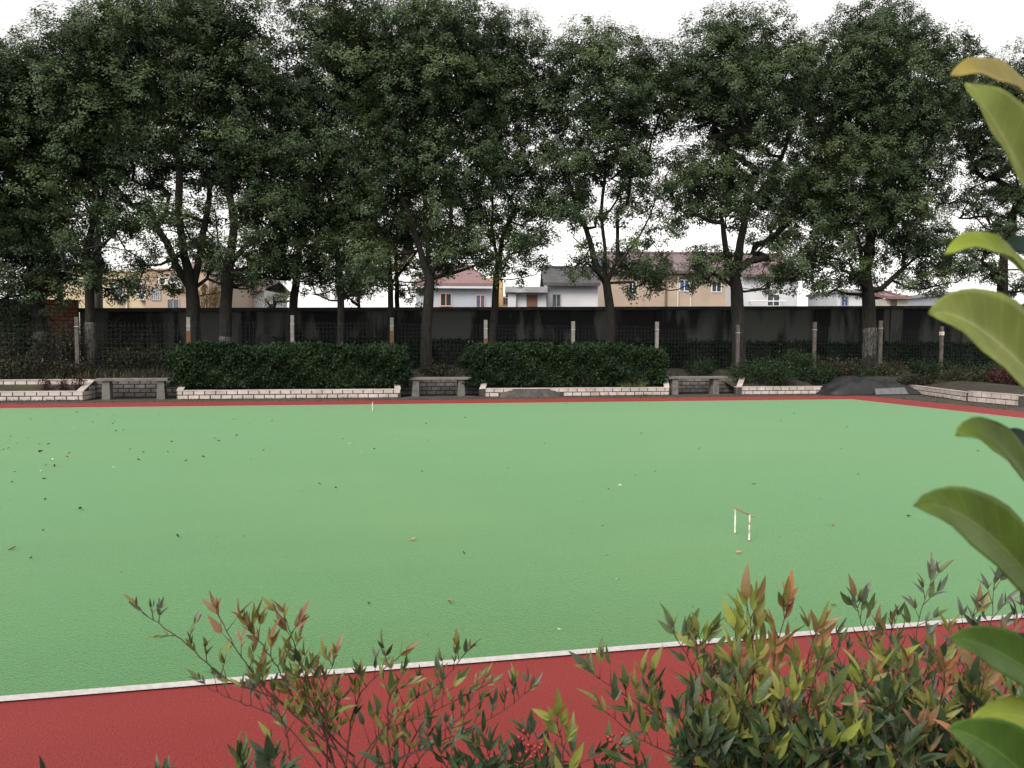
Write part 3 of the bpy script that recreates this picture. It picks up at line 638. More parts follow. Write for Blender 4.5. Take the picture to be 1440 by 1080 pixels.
def tree(name, label, t, trunk, limbs, crowns, rad, seed, group='evergreen trees in a row behind the fence', lime=None, leafm='crown', ll=.080, lw=.054, per=2250, dens=1.0, base_z=None, tint=0.0, cr=(.70, 1.12), skirt=.9):
    rng = np.random.default_rng(seed); prn = random.Random(seed)
    tr_pts = [PT(px, py, t) for px, py in trunk]
    bx, bz = tr_pts[0].x, (bank_z(0, t) if base_z is None else base_z) - .08
    tr_pts[0] = Vector((bx, t, bz))
    e = empty(name, (bx, t, bz + .08), label, 'tree', group)
    pos, par, fixed = [], [], []
    def add(p, pr): pos.append(Vector(p)); par.append(pr); return len(pos) - 1
    # trunk, densified with a slight wander
    last = add(tr_pts[0], -1); add(tr_pts[0] + Vector((0, 0, .25)), last); last = 1
    key = {}
    for i in range(1, len(tr_pts)):
        a, b = tr_pts[i - 1] if i > 1 else pos[1], tr_pts[i]; n = max(1, int((b - a).length / .5))
        for k in range(1, n + 1):
            q = a.lerp(b, k / n); q = q + Vector((prn.gauss(0, .015), prn.gauss(0, .03), 0)); last = add(q, last)
    ntrunk = len(pos); top = last
    for lb in limbs:
        pts = [PT(px, py, t) for px, py in lb]; dy = prn.uniform(-1.0, 1.0); Ltot = sum((pts[i + 1] - pts[i]).length for i in range(len(pts) - 1)); acc = 0
        st = min(range(ntrunk), key=lambda j: (pos[j] - pts[0]).length); last = st
        for i in range(1, len(pts)):
            a, b = pts[i - 1], pts[i]; n = max(1, int((b - a).length / .4))
            for k in range(1, n + 1):
                f = (acc + (b - a).length * k / n) / Ltot
                q = a.lerp(b, k / n) + Vector((prn.gauss(0, .02), dy * f * 1.3 + prn.gauss(0, .03), prn.gauss(0, .02))); last = add(q, last)
            acc += (b - a).length
    # clump centres
    cen, rr = [], []
    for (cx, cy, rx, ry, dn) in crowns:
        c = np.array(PT(cx, cy, t)); k = (c[1] / math.cos(YAW)) / F; ax, az = rx * k * 1.10, ry * k * 1.04; ay = ax * .9
        vol = 4.19 * ax * ay * az; big = dn >= .8; want = int(vol * (.78 if big else 1.25) * dn * dens); tries = 0; got = 0
        while got < want and tries < want * 12:
            tries += 1; u = rng.normal(size=3); u /= np.linalg.norm(u); q = u * (rng.random() ** .40)
            r = rng.uniform(*cr) * (1.24 if big else .8); p = c + q * np.array([max(ax - r * .55, .1), max(ay - r * .5, .1), max(az - r * .45, .1)])
            if all(np.sum((p - o) ** 2) > ((.66 if big else .80) * (r + s) / 1.6) ** 2 for o, s in zip(cen, rr)): cen.append(p); rr.append(r); got += 1
    kk = t / math.cos(YAW) / F
    if skirt:
        mains = [(px, py) for lb in limbs for (px, py) in lb[1:]] + [trunk[-1]]
        for (px, py) in mains:
            for _ in range(2):
                if py > 395 or rng.random() > skirt: continue
                q = PT(px, py, t); p = np.array(q) + rng.normal(0, 1, 3) * np.array([.75, .9, .5]); r = rng.uniform(.34, .58); cen.append(p); rr.append(r)
        cx0 = trunk[-1][0]
        for _ in range(int(62 * skirt)):
            q = PT(cx0 + rng.uniform(-100, 100), rng.uniform(205, 402), t); p = np.array(q) + np.array([0, rng.normal(0, 1.1), 0]); r = rng.uniform(.34, .66)
            if p[2] > 2.7 and all(np.sum((p - o) ** 2) > .3 for o in cen): cen.append(p); rr.append(r)
    # wood reaching every clump
    order = sorted(range(len(cen)), key=lambda i: min((Vector(cen[i]) - pos[j]).length for j in range(ntrunk - 1, len(pos))))
    P = np.array([tuple(p) for p in pos]); startj = max(ntrunk - 3, 1)
    tips = []
    for i in order:
        c = Vector(cen[i]) - Vector((0, 0, rr[i] * .25)); A = np.array([tuple(p) for p in pos[startj:]])
        dv = np.array(c) - A; dd = np.linalg.norm(dv, axis=1) + np.clip(-dv[:, 2], 0, None) * 1.4
        j = startj + int(np.argmin(dd)); a = pos[j]; L_ = (c - a).length; n = max(2, int(L_ / .35)); last = j
        sag = Vector((prn.gauss(0, .1), prn.gauss(0, .1), -.12 * L_ + prn.gauss(0, .04)))
        for k in range(1, n + 1):
            f = k / n; q = a.lerp(c, f) + sag * (4 * f * (1 - f)) + Vector((prn.gauss(0, .03), prn.gauss(0, .03), prn.gauss(0, .03))); last = add(q, last)
        tips.append(last)
        for _ in range(3):
            u = Vector((prn.gauss(0, 1), prn.gauss(0, 1), abs(prn.gauss(0, .8)))).normalized(); add(pos[last] + u * rr[i] * .7, last)
    n = len(pos); cnt = np.zeros(n); haskid = np.zeros(n, bool)
    for j in range(n):
        if par[j] >= 0: haskid[par[j]] = True
    cnt[~haskid] = 1
    for j in range(n - 1, -1, -1):
        if par[j] >= 0: cnt[par[j]] += cnt[j]
    rad_n = np.maximum(rad * (cnt / cnt[1]) ** .58, .007)
    hgt = np.array([p.z for p in pos[:ntrunk]]); rad_n[:ntrunk] *= 1 - .12 * np.clip((hgt - 1) / 4, 0, 1)
    rad_n[0] = rad * 1.28
    rad_n[ntrunk:] = np.minimum(rad_n[ntrunk:], rad * .60)
    kids = [[] for _ in range(n)]
    for j in range(1, n): kids[par[j]].append(j)
    mb = MB(); stack = [(-1, 0)]
    while stack:
        p, j = stack.pop(); ch = [] if p < 0 else [(pos[p], min(rad_n[p], rad_n[j] * 1.25))]
        while True:
            ch.append((pos[j], rad_n[j]))
            if not kids[j]: break
            ks = sorted(kids[j], key=lambda q: -(cnt[q] + (1e6 if q < ntrunk else 0)))
            for q in ks[1:]: stack.append((j, q))
            j = ks[0]
        rs = [c[1] for c in ch]
        for _ in range(2): rs = [rs[0]] + [(rs[i - 1] + 2 * rs[i] + rs[i + 1]) / 4 for i in range(1, len(rs) - 1)] + [rs[-1]]
        r_ = max(rs); mb.tube([c[0] for c in ch], rs, 10 if r_ > .08 else (6 if r_ > .025 else 4), cap=True)
    mb.build('trunk', M['bark'], e, smooth=True)
    if lime:
        z1 = PT(trunk[0][0], lime, t).z; pp = [q for q in pos[:ntrunk] if q.z < z1] ; rr_ = [rad_n[k] + .006 for k in range(ntrunk) if pos[k].z < z1]
        pp.append(pos[len(pp)].lerp(pos[len(pp) - 1], .5)); rr_.append(rr_[-1])
        MB().tube(pp, rr_, 12).build('lime_wash', M['lime'], e, smooth=True)
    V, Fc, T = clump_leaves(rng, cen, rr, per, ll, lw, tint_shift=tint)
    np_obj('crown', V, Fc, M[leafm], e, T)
    return e

tree('evergreen_tree', 'evergreen tree only partly in view at the left picture edge', 25.0, [(-75, 500), (-70, 430), (-60, 370), (-55, 320)], [], [(-55, 190, 110, 120, 1), (10, 330, 55, 50, .5)], .2, 1)
tree('evergreen_tree', 'tree with slim pale trunk in the scrub beside orange brick wall', 25.2, [(57, 512), (56, 450), (50, 400), (44, 350)], [[(44, 350), (30, 310), (15, 280)], [(46, 360), (60, 320), (80, 280)]], [(45, 170, 95, 98, 1.1), (20, 300, 60, 60, .55), (60, 335, 60, 60, .8), (40, 400, 60, 45, .8)], .19, 2, lime=478)
tree('evergreen_tree', 'tree with whitewashed foot and a bare curved side limb before the utility pole', 24.6, [(128, 517), (127, 440), (124, 400), (121, 375)],
     [[(124, 405), (112, 378), (106, 345), (100, 300)], [(121, 375), (122, 350), (128, 320), (140, 290), (150, 250)], [(125, 398), (145, 382), (170, 374), (188, 355)], [(122, 380), (138, 348), (152, 326), (160, 300)], [(127, 440), (112, 425), (95, 422)]],
     [(125, 140, 85, 115, 1.05), (75, 290, 70, 45, .5), (185, 285, 40, 30, .35), (198, 348, 16, 10, .5)], .135, 3, lime=462, skirt=.3)
tree('evergreen_tree', 'stout tree forking low into four limbs behind the rusty post', 24.9, [(272, 510), (271, 430), (269, 408)],
     [[(269, 408), (245, 372), (230, 340), (208, 300), (195, 260)], [(269, 405), (262, 360), (258, 300), (262, 240)], [(271, 405), (281, 365), (290, 310), (300, 240)], [(273, 402), (290, 392), (294, 360), (292, 320)]],
     [(232, 98, 104, 112, 1.05), (185, 235, 70, 55, .6), (265, 210, 85, 55, .7), (180, 320, 36, 24, .3)], .21, 4, skirt=.4)
tree('evergreen_tree', 'straight dark tree with pale foot rising beside the longest hedge', 24.7, [(317, 505), (318, 430), (320, 375)],
     [[(320, 378), (305, 355), (300, 310), (292, 250)], [(321, 374), (328, 320), (326, 250), (330, 180)], [(322, 374), (345, 352), (370, 330), (398, 300)]],
     [(322, 98, 80, 112, 1.05), (330, 225, 70, 50, .6), (385, 275, 60, 60, .7), (395, 360, 50, 40, .45)], .18, 5, lime=468, skirt=.4)
tree('evergreen_tree', 'leaning double-stemmed tree with low leafy boughs behind the longest hedge', 26.0, [(408, 500), (411, 440), (418, 395), (422, 335), (425, 280)],
     [[(418, 400), (400, 360), (385, 330)], [(420, 370), (445, 340), (460, 310)]], [(412, 205, 78, 78, .9), (430, 310, 65, 55, .85), (395, 370, 50, 42, .75), (445, 385, 45, 36, .75)], .14, 6)
tree('evergreen_tree', 'slim bending tree standing over the end of the longest hedge', 25.3, [(478, 505), (480, 430), (476, 370), (465, 310), (462, 250), (468, 200)],
     [[(476, 380), (500, 350), (515, 320)], [(466, 320), (445, 290), (435, 260)]], [(475, 92, 80, 108, 1.05), (500, 225, 55, 60, .6), (445, 60, 48, 58, 1), (490, 310, 50, 50, .6)], .115, 7, skirt=.6)
tree('evergreen_tree', 'slim tree behind the rust-footed post beside the middle bench', 26.2, [(548, 500), (549, 430), (548, 370), (540, 310), (535, 250)],
     [[(548, 395), (572, 372), (590, 348)], [(545, 340), (555, 300), (560, 260)]], [(545, 150, 75, 110, 1), (520, 270, 50, 45, .5), (560, 330, 40, 35, .45)], .10, 8, tint=.28, skirt=.6)
tree('evergreen_tree', 'thick trunked tree growing straight up behind the middle bench', 24.4, [(600, 528), (600, 450), (604, 392)],
     [[(604, 392), (590, 352), (575, 300), (560, 255)], [(605, 390), (600, 330), (598, 260), (592, 200)], [(606, 390), (628, 340), (635, 290), (660, 245)], [(610, 400), (640, 383), (680, 370)]],
     [(612, 88, 96, 104, 1.1), (640, 225, 80, 62, .75), (560, 215, 55, 50, .6), (660, 355, 60, 38, .7), (585, 410, 30, 25, .3)], .175, 9, skirt=.5)
tree('evergreen_tree', 'tree with forked dark limbs beside the white annex and ochre building', 25.2, [(690, 505), (695, 435), (699, 385)],
     [[(699, 388), (692, 340), (688, 280), (690, 220)], [(700, 385), (708, 330), (725, 290), (745, 250)], [(699, 392), (722, 358), (750, 335), (775, 325)]],
     [(716, 150, 82, 116, 1.05), (755, 280, 55, 55, .7), (700, 300, 55, 45, .55), (690, 375, 35, 28, .4)], .125, 10, skirt=.6)
tree('evergreen_tree', 'tree with V-shaped fork standing before the dark-roofed white house', 24.8, [(860, 500), (858, 430), (853, 398)],
     [[(853, 398), (838, 370), (832, 340), (816, 300), (802, 250)], [(854, 397), (850, 350), (845, 300), (850, 235)], [(857, 397), (880, 355), (900, 310), (908, 250)], [(855, 400), (868, 360), (866, 300)], [(857, 412), (885, 398), (912, 385)], [(840, 374), (815, 370), (795, 378)]],
     [(858, 132, 98, 92, 1.05), (942, 150, 45, 75, 1), (850, 235, 85, 55, .65), (915, 265, 42, 50, .6), (800, 300, 40, 45, .5), (905, 385, 52, 32, .7), (810, 385, 30, 26, .35)], .16, 11, skirt=.45)
tree('evergreen_tree', 'thick tree with upright limbs in front of the peach tiled house', 24.6, [(1040, 515), (1038, 430), (1033, 385)],
     [[(1033, 388), (1015, 350), (1000, 300), (990, 255)], [(1034, 383), (1036, 320), (1042, 255)], [(1036, 388), (1065, 350), (1085, 300), (1096, 260)], [(1034, 400), (1005, 385), (975, 370)]],
     [(1035, 130, 112, 112, 1.1), (1000, 265, 72, 60, .85), (1085, 290, 60, 60, .8), (975, 370, 45, 35, .6), (1095, 370, 42, 42, .8)], .225, 12, skirt=.6)
tree('evergreen_tree', 'broadest tree with dense low crown behind the tarpaulin heap', 24.8, [(1224, 512), (1222, 430), (1218, 388)],
     [[(1218, 390), (1200, 345), (1182, 300)], [(1219, 386), (1222, 310), (1226, 240)], [(1224, 418), (1250, 392), (1275, 362), (1292, 320)], [(1221, 390), (1240, 340), (1260, 290)], [(1217, 405), (1190, 392), (1165, 372)]],
     [(1235, 135, 135, 128, 1.15), (1215, 265, 120, 75, 1), (1150, 345, 65, 72, .95), (1140, 392, 52, 34, .75), (1285, 355, 65, 58, .95), (1295, 398, 46, 28, .75), (1190, 400, 45, 25, .5)], .24, 13, lime=470)
tree('evergreen_tree', 'tree beyond the big curled leaves near the frame edge', 25.4, [(1414, 500), (1411, 430), (1412, 360), (1420, 300)],
     [[(1412, 390), (1385, 370), (1360, 345)], [(1413, 360), (1440, 320), (1455, 280)]], [(1400, 165, 90, 110, 1), (1420, 290, 70, 60, .6), (1355, 365, 42, 32, .6), (1450, 400, 40, 32, .5)], .22, 14)
tree('evergreen_tree', 'tree only partly in view at the right picture edge', 25.2, [(1530, 500), (1528, 430), (1525, 360)], [], [(1525, 190, 90, 140, 1), (1500, 360, 50, 40, .5)], .22, 15)
# trees beyond the wall
G2 = 'trees beyond the dark wall'
tree('yellowing_tree', 'yellow-green tree showing above the wall beside the middle trunks', 31, [(560, 470), (558, 400), (556, 350)], [], [(562, 330, 40, 62, .95), (575, 400, 30, 34, .85), (515, 360, 42, 66, .95)], .1, 21, G2, skirt=0, leafm='crown_yellow', base_z=.5, cr=(.5, .75))
tree('yellowing_tree', 'low pale green bushy tree over the wall behind slim trunks', 32, [(505, 470), (505, 430), (503, 410)], [], [(505, 405, 40, 26, .8), (455, 412, 26, 20, .7)], .08, 22, G2, skirt=0, leafm='lightbush', base_z=.5, cr=(.45, .65))
tree('conifer_tree', 'dark conifer standing beyond the orange brick wall', 30, [(85, 470), (84, 420), (84, 360)], [], [(84, 345, 14, 30, 1.2), (82, 385, 24, 30, 1.2), (78, 420, 34, 25, 1)], .1, 23, G2, skirt=0, leafm='conifer', base_z=.5, cr=(.4, .6), ll=.09, lw=.03, per=1100)
tree('bushy_tree', 'small dull green bush rising over the wall by the straight dark tree', 33, [(385, 470), (385, 430), (384, 415)], [], [(385, 412, 30, 20, .7), (345, 420, 14, 12, .7)], .08, 24, G2, skirt=0, leafm='lightbush', base_z=.5, cr=(.4, .6))
tree('bushy_tree', 'grey leafless-looking tree behind the yellow building bay', 36, [(318, 470), (316, 420), (312, 390)], [], [(312, 378, 26, 26, .9)], .12, 25, G2, skirt=0, leafm='scrub', base_z=.5, cr=(.5, .8))

# ================================================================== HEDGES, SHRUBS, WEEDS
def box_foliage(rng, x0, x1, y0, y1, z0, z1, n, shell=.16, rough=.07):
    """points of a clipped hedge: mostly near the surface, outline uneven"""
    lx, ly, lz = x1 - x0, y1 - y0, z1 - z0; u = rng.random((n, 3))
    face = rng.choice(4, n, p=[.42, .38, .10, .10]); dep = rng.exponential(shell * .8, n)
    bumpf = lambda a, b: rough * (np.sin(a * 2.3 + b) + np.sin(a * 5.1 + 2 * b) * .6 + np.sin(a * 11.7 - b * 3) * .35)
    P = np.stack([x0 + u[:, 0] * lx, y0 + u[:, 1] * ly, z0 + u[:, 2] * lz], 1); Nn = np.zeros((n, 3))
    m = face == 0; P[m, 1] = y0 + dep[m] - bumpf(P[m, 0], P[m, 2] * 4); Nn[m] = (0, -1, .35)
    m = face == 1; P[m, 2] = z1 - dep[m] + bumpf(P[m, 0], P[m, 1] * 3) * .7; Nn[m] = (0, -.15, 1)
    m = face == 2; P[m, 0] = x0 + dep[m] + bumpf(P[m, 2] * 3, P[m, 1]); Nn[m] = (-1, 0, .4)
    m = face == 3; P[m, 0] = x1 - dep[m] + bumpf(P[m, 2] * 3, P[m, 1]); Nn[m] = (1, 0, .4)
    # rounded shoulders
    e = np.clip((P[:, 2] - (z1 - .22)) / .22, 0, 1); P[:, 1] += e ** 2 * .14 * np.clip(1 - (P[:, 1] - y0) / .4, 0, 1)
    ex = np.minimum(P[:, 0] - x0, x1 - P[:, 0]); P[:, 2] -= np.clip(1 - ex / .35, 0, 1) ** 2 * .16 * np.clip((P[:, 2] - z0) / lz, 0, 1)
    return P, Nn
def hedge(name, label, cat, x0, x1, y0, y1, z0, z1, n, seed, m='hedge', ll=.062, lw=.03, group=None, rough=.10, tint=0.0, stems=14):
    rng = np.random.default_rng(seed); e = empty(name, ((x0 + x1) / 2, (y0 + y1) / 2, z0), label, cat, group)
    P, Nn = box_foliage(rng, x0, x1, y0, y1, z0 + .12, z1, n, rough=rough)
    D = Nn * .5 + rand_unit(rng, n) * .9 + np.array([0, 0, .25]); N2 = Nn * .7 + rand_unit(rng, n) * .8 + np.array([0, 0, .4])
    ns = int((x1 - x0) * 14); sx = rng.uniform(x0, x1, ns).repeat(9); hgt_ = rng.uniform(.04, .2, ns).repeat(9); fr_ = np.tile(np.linspace(0, 1, 9), ns)      # stray shoots
    sy = rng.uniform(y0 + .05, y0 + .6, ns).repeat(9); m9 = len(sx)
    P = np.concatenate([P, np.stack([sx + rng.normal(0, .02, m9), sy + rng.normal(0, .02, m9), z1 - .06 + hgt_ * fr_], 1)]); n = len(P)
    D = np.concatenate([D, rand_unit(rng, m9) * .7 + np.array([0, 0, .7])]); N2 = np.concatenate([N2, rand_unit(rng, m9) + np.array([0, -.3, .5])])
    V, Fc = leaf_quads(rng, P, D, N2, ll * rng.uniform(.7, 1.3, n), lw * rng.uniform(.7, 1.3, n))
    patch = .12 * np.sin(P[:, 0] * 1.9 + P[:, 2] * 3) + .08 * np.sin(P[:, 0] * 6.3)
    T = np.repeat(np.clip(rng.normal(.45 + tint, .2, n) + patch, 0, 1), 2)
    np_obj('foliage', V, Fc, M[m], e, T)
    for i in range(stems):
        x = x0 + (x1 - x0) * (i + .5) / stems; y = (y0 + y1) / 2 + rng.normal(0, .1)
        MB().tube([(x, y, z0 - .02), (x + rng.normal(0, .06), y, z0 + .3), (x + rng.normal(0, .12), y + rng.normal(0, .1), z1 - .12)], [.022, .016, .008], 5).build('stem', M['bark'], e)
    return e
GH = 'clipped hedges in the far planters'
hx = lambda px, t=21.6: XT(px, t, 520)
zt = lambda px, py, t: PT(px, py, t).z
hedge('clipped_hedge', 'longest clipped dark green hedge between two benches', 'hedge', hx(246), hx(572), 21.45, 22.6, .18, zt(410, 489, 22), 52000, 31, group=GH, ll=.08, lw=.045)
hedge('clipped_hedge', 'clipped dark green hedge above the broken tiled planter', 'hedge', hx(660), hx(886), 21.45, 22.6, .18, zt(780, 488, 22), 38000, 32, group=GH, ll=.08, lw=.045)
hedge('clipped_hedge', 'short lower hedge end beside the bench nearest the tarpaulin heap', 'hedge', hx(872), hx(936), 21.5, 22.4, .18, zt(900, 491, 22), 9000, 33, group=GH, ll=.08, lw=.045)
hedge('wall_hedge', 'very dark hedge running along the foot of the dark wall', 'hedge', XT(385, 26.8, 500), XT(1480, 26.8, 500), 26.4, 27.3, .5, zt(760, 481, 26.6), 30000, 34, m='conifer', ll=.09, lw=.05, rough=.05, stems=30)

def shrub(name, label, cat, px, py_top, t, wpx, n, seed, m='hedge', z0=None, ll=.065, lw=.032, group=None, tint=0.0, nst=6):
    """loose bush: arching stems, leaves gathered along them"""
    rng = np.random.default_rng(seed); c = PT(px, 540, t); z0 = bank_z(c.x, t) if z0 is None else z0
    top = zt(px, py_top, t); hw = wpx * t / F / 2; e = empty(name, (c.x, t, z0), label, cat, group)
    Ps = []; mb = MB()
    for i in range(nst * 3):
        a = rng.uniform(0, 2 * math.pi); rr_ = hw * math.sqrt(rng.random()); hh = (top - z0) * rng.uniform(.62, 1.02) * (1 - .35 * (rr_ / hw) ** 2)
        b = Vector((c.x + math.cos(a) * rr_ * .3, t + math.sin(a) * rr_ * .3, z0 - .03)); tp = Vector((c.x + math.cos(a) * rr_, t + math.sin(a) * rr_ * .8, z0 + hh))
        md = b.lerp(tp, .5) + Vector((0, 0, .1 * hh)); pts = [b, md, tp]; mb.tube(pts, [.012, .009, .004], 4)
        k = n // (nst * 3); f = rng.random(k) ** .6
        q = np.array(b)[None] * ((1 - f) ** 2)[:, None] + 2 * np.array(md)[None] * (f * (1 - f))[:, None] + np.array(tp)[None] * (f ** 2)[:, None]
        Ps.append(q + rng.normal(0, .085, (k, 3)) * min(1.4, .4 + hw))
    mb.build('stem', M['bark'], e)
    P = np.concatenate(Ps); n = len(P); P[:, 2] = np.maximum(P[:, 2], z0 + .02); out = P - np.array((c.x, t, z0 + (top - z0) * .4)); out /= np.linalg.norm(out, axis=1, keepdims=True)
    V, Fc = leaf_quads(rng, P, out * .6 + rand_unit(rng, n) * .9 + np.array([0, 0, .2]), out * .4 + rand_unit(rng, n) * .7 + np.array([0, 0, .8]), ll * rng.uniform(.6, 1.3, n), lw * rng.uniform(.7, 1.3, n))
    np_obj('foliage', V, Fc, M[m], e, np.repeat(np.clip(rng.normal(.45 + tint, .22, n), 0, 1), 2))
    return e
GS = 'loose shrubs in the far beds'
shrub('loose_shrub', 'spreading green shrub in the short planter beside last bench', 'shrub', 1075, 505, 21.9, 105, 5200, 41, z0=.2, group=GS, tint=.08)
shrub('loose_shrub', 'tallest loose shrub behind the short tiled planter', 'shrub', 1118, 494, 22.5, 95, 4200, 42, group=GS, tint=.05)
shrub('loose_shrub', 'loose shrub directly behind the tarpaulin heap', 'shrub', 1180, 502, 22.6, 75, 3000, 43, group=GS, tint=.12, m='scrub')
shrub('loose_shrub', 'yellowish twiggy shrub beside the pale foot of the broadest tree', 'shrub', 1252, 507, 22.7, 55, 1800, 44, group=GS, m='scrub', tint=.2)
shrub('loose_shrub', 'thin dark shrub between tarpaulin heap and white-banded post', 'shrub', 1300, 505, 22.4, 60, 2000, 45, group=GS, m='hedge', tint=-.1)
shrub('loose_shrub', 'low grey-green shrub in the angled planter under the white-banded post', 'shrub', 1350, 520, 21.2, 80, 2200, 46, group=GS, m='scrub', z0=.3, tint=.05)
shrub('loose_shrub', 'dark reddish shrub at the bend of the angled planter', 'shrub', 1408, 518, 20.6, 70, 2200, 47, group=GS, m='redleaf', z0=.2)
shrub('loose_shrub', 'dark shrub half hidden behind the largest curled leaf', 'shrub', 1425, 500, 22.6, 90, 3000, 48, group=GS, m='hedge', tint=-.15)
for i, (px, tp, ww, lb) in enumerate(((63, 526, 10, 'tall'), (91, 529, 11, 'middle'), (110, 523, 12, 'dense'))):
    shrub('red_plant', ('small red-leaved plant in bare planter, farthest from the first bench', 'small red-leaved plant in bare planter, middle of the three', 'small red-leaved plant beside the sloping planter end')[i], 'plant', px, tp, 21.65, ww, 260, 60 + i, m='redleaf', z0=.2, ll=.06, lw=.022, group='red plants in the bare planter', nst=3)
# overgrown corner at the left
for i, (px, tp, t, ww, n, mm, lb) in enumerate((
    (1205, 512, 22.9, 70, 2600, 'hedge', 'dark shrub just behind the pale foot of the broadest tree'),
    (1290, 528, 21.6, 60, 1800, 'scrub', 'low dry shrub where the angled planter starts'),
    (1330, 512, 22.2, 70, 2600, 'hedge', 'dark shrub beneath the white-banded post'),
    (1385, 508, 21.9, 75, 2600, 'hedge', 'dark green shrub behind the dark reddish one'),
    (1050, 512, 22.6, 60, 2400, 'hedge', 'dark shrub at the foot of the thick peach-house tree'),
    (1150, 512, 21.9, 70, 2600, 'hedge', 'green shrub over the end of the short tiled planter'))):
    shrub('loose_shrub', lb, 'shrub', px, tp, t, ww, n, 700 + i, m=mm, group=GS, z0=.25, tint=-.02)
GO = 'overgrown scrub left of the first bench'
for i, (px, tp, t, ww, n, mm, lb) in enumerate((
    (-30, 430, 24.2, 120, 5000, 'scrub', 'tall brownish scrub bush at the picture edge'),
    (28, 400, 25.6, 90, 5200, 'hedge', 'tall dark bush in the overgrown corner'),
    (85, 445, 24.4, 70, 3400, 'scrub', 'brown-green bush below the orange brick wall'),
    (20, 500, 23.0, 110, 3200, 'scrub', 'low dull scrub before the fence at the picture edge'),
    (95, 512, 23.2, 80, 1800, 'scrub', 'low weedy growth around the dark thin post'),
    (165, 448, 25.8, 90, 3000, 'scrub', 'dull creeper-like bush against the dark wall near whitewashed tree'),
    (212, 482, 24.6, 60, 2200, 'scrub', 'dry twiggy bush behind the first bench'),
    (178, 486, 24.0, 55, 1800, 'scrub', 'sparse dry bush next to the whitewashed trunk'),
    (250, 484, 23.3, 40, 1600, 'hedge', 'straggly green bush joining the longest hedge'))):
    shrub('scrub_bush', lb, 'bush', px, tp, t, ww, n, 70 + i, m=mm, group=GO, ll=.08, lw=.035, tint=(-.12 if mm == 'scrub' else -.1))
shrub('bank_bush', 'low dry growth on the bank behind the middle bench', 'bush', 622, 512, 23.1, 60, 1500, 90, m='scrub', group=GO + ' and bays', ll=.06, tint=-.05)
shrub('bank_bush', 'low dark growth on the bank behind the last bench', 'bush', 985, 508, 22.9, 70, 1800, 91, m='hedge', group=GO + ' and bays', ll=.06, tint=-.15)
# pampas plumes behind the wall
for i, px in enumerate((288, 303)):
    b = PT(px, 445, 29.2); tp = PT(px + 1, 402 + 4 * i, 29.2); rngp = np.random.default_rng(200 + i)
    e = empty('pampas_grass', (b.x, b.y, .5), ('taller' if i == 0 else 'shorter') + ' tan pampas plume over the wall between two dark trunks', 'grass', 'pampas plumes over the wall')
    MB().tube([(b.x, b.y, .5), (b.x, b.y, tp.z)], [.02, .008], 5).build('stalk', M['twig_green'], e)
    n = 900; f = rngp.random(n); zc = tp.z - 1.05 * f; sp = .16 * np.sin(np.pi * np.clip(f, .05, .95)) ** .7
    P = np.stack([b.x + rngp.normal(0, 1, n) * sp, b.y + rngp.normal(0, 1, n) * sp, zc], 1)
    V, Fc = leaf_quads(rngp, P, np.stack([rngp.normal(0, .3, n), rngp.normal(0, .3, n), np.ones(n)], 1), rand_unit(rngp, n), rngp.uniform(.08, .16, n), np.full(n, .02))
    np_obj('plume', V, Fc, M['plume'], e, np.repeat(rngp.random(n), 2))

def weeds(name, label, spots, n, seed, m, hmin, hmax, wd):
    rng = np.random.default_rng(seed); P = []
    for (x0, x1, y0, y1, z) in spots:
        k = n // len(spots); P.append(np.stack([rng.uniform(x0, x1, k), rng.uniform(y0, y1, k), np.full(k, z)], 1))
    P = np.concatenate(P); n = len(P); P[:, 2] = [bank_z(0, y) if z is None or z < 0 else z for y, z in zip(P[:, 1], P[:, 2])]
    D = np.stack([rng.normal(0, .4, n), rng.normal(0, .4, n), np.ones(n)], 1); Nn = rand_unit(rng, n) * np.array([1, 1, .1])
    V, Fc = leaf_quads(rng, P, D, Nn, rng.uniform(hmin, hmax, n), np.full(n, wd), .1)
    return tag(np_obj(name, V, Fc, M[m], None, np.repeat(rng.random(n), 2)), label, 'grass', kind='stuff')
bxl, bxr = XT(-60, 23, 520), XT(1450, 23, 520)
weeds('bank_weeds', 'dry weeds and stalks over the bank behind the benches', [(XT(-40, 23.5, 520), XT(255, 23.5, 520), 22.5, 25.5, -1)], 6000, 301, 'scrub', .08, .34, .014)
weeds('bank_grass', 'thin dull grass over the rest of the bank', [(bxl, bxr, 22.4, 26.2, -1)], 7000, 302, 'scrub', .04, .16, .012)
weeds('edge_weeds', 'small weeds along the foot of the tiled planters', [(xpl['a0'], xpl['a1'], 21.0, 21.22, 0.0), (xpl['b0'], xpl['b1'], 21.02, 21.22, 0.0), (x_(840), x_(941), 21.0, 21.22, 0.0), (x_(1280, 20), x_(1400, 20), 18.6, 20.0, 0.0)], 900, 303, 'hedge', .02, .09, .012)
weeds('planter_grass', 'tuft of long green grass hanging over the broken planter end', [(x_(878), x_(908), PF + .05, PF + .3, .2)], 500, 304, 'lightbush', .12, .3, .012)

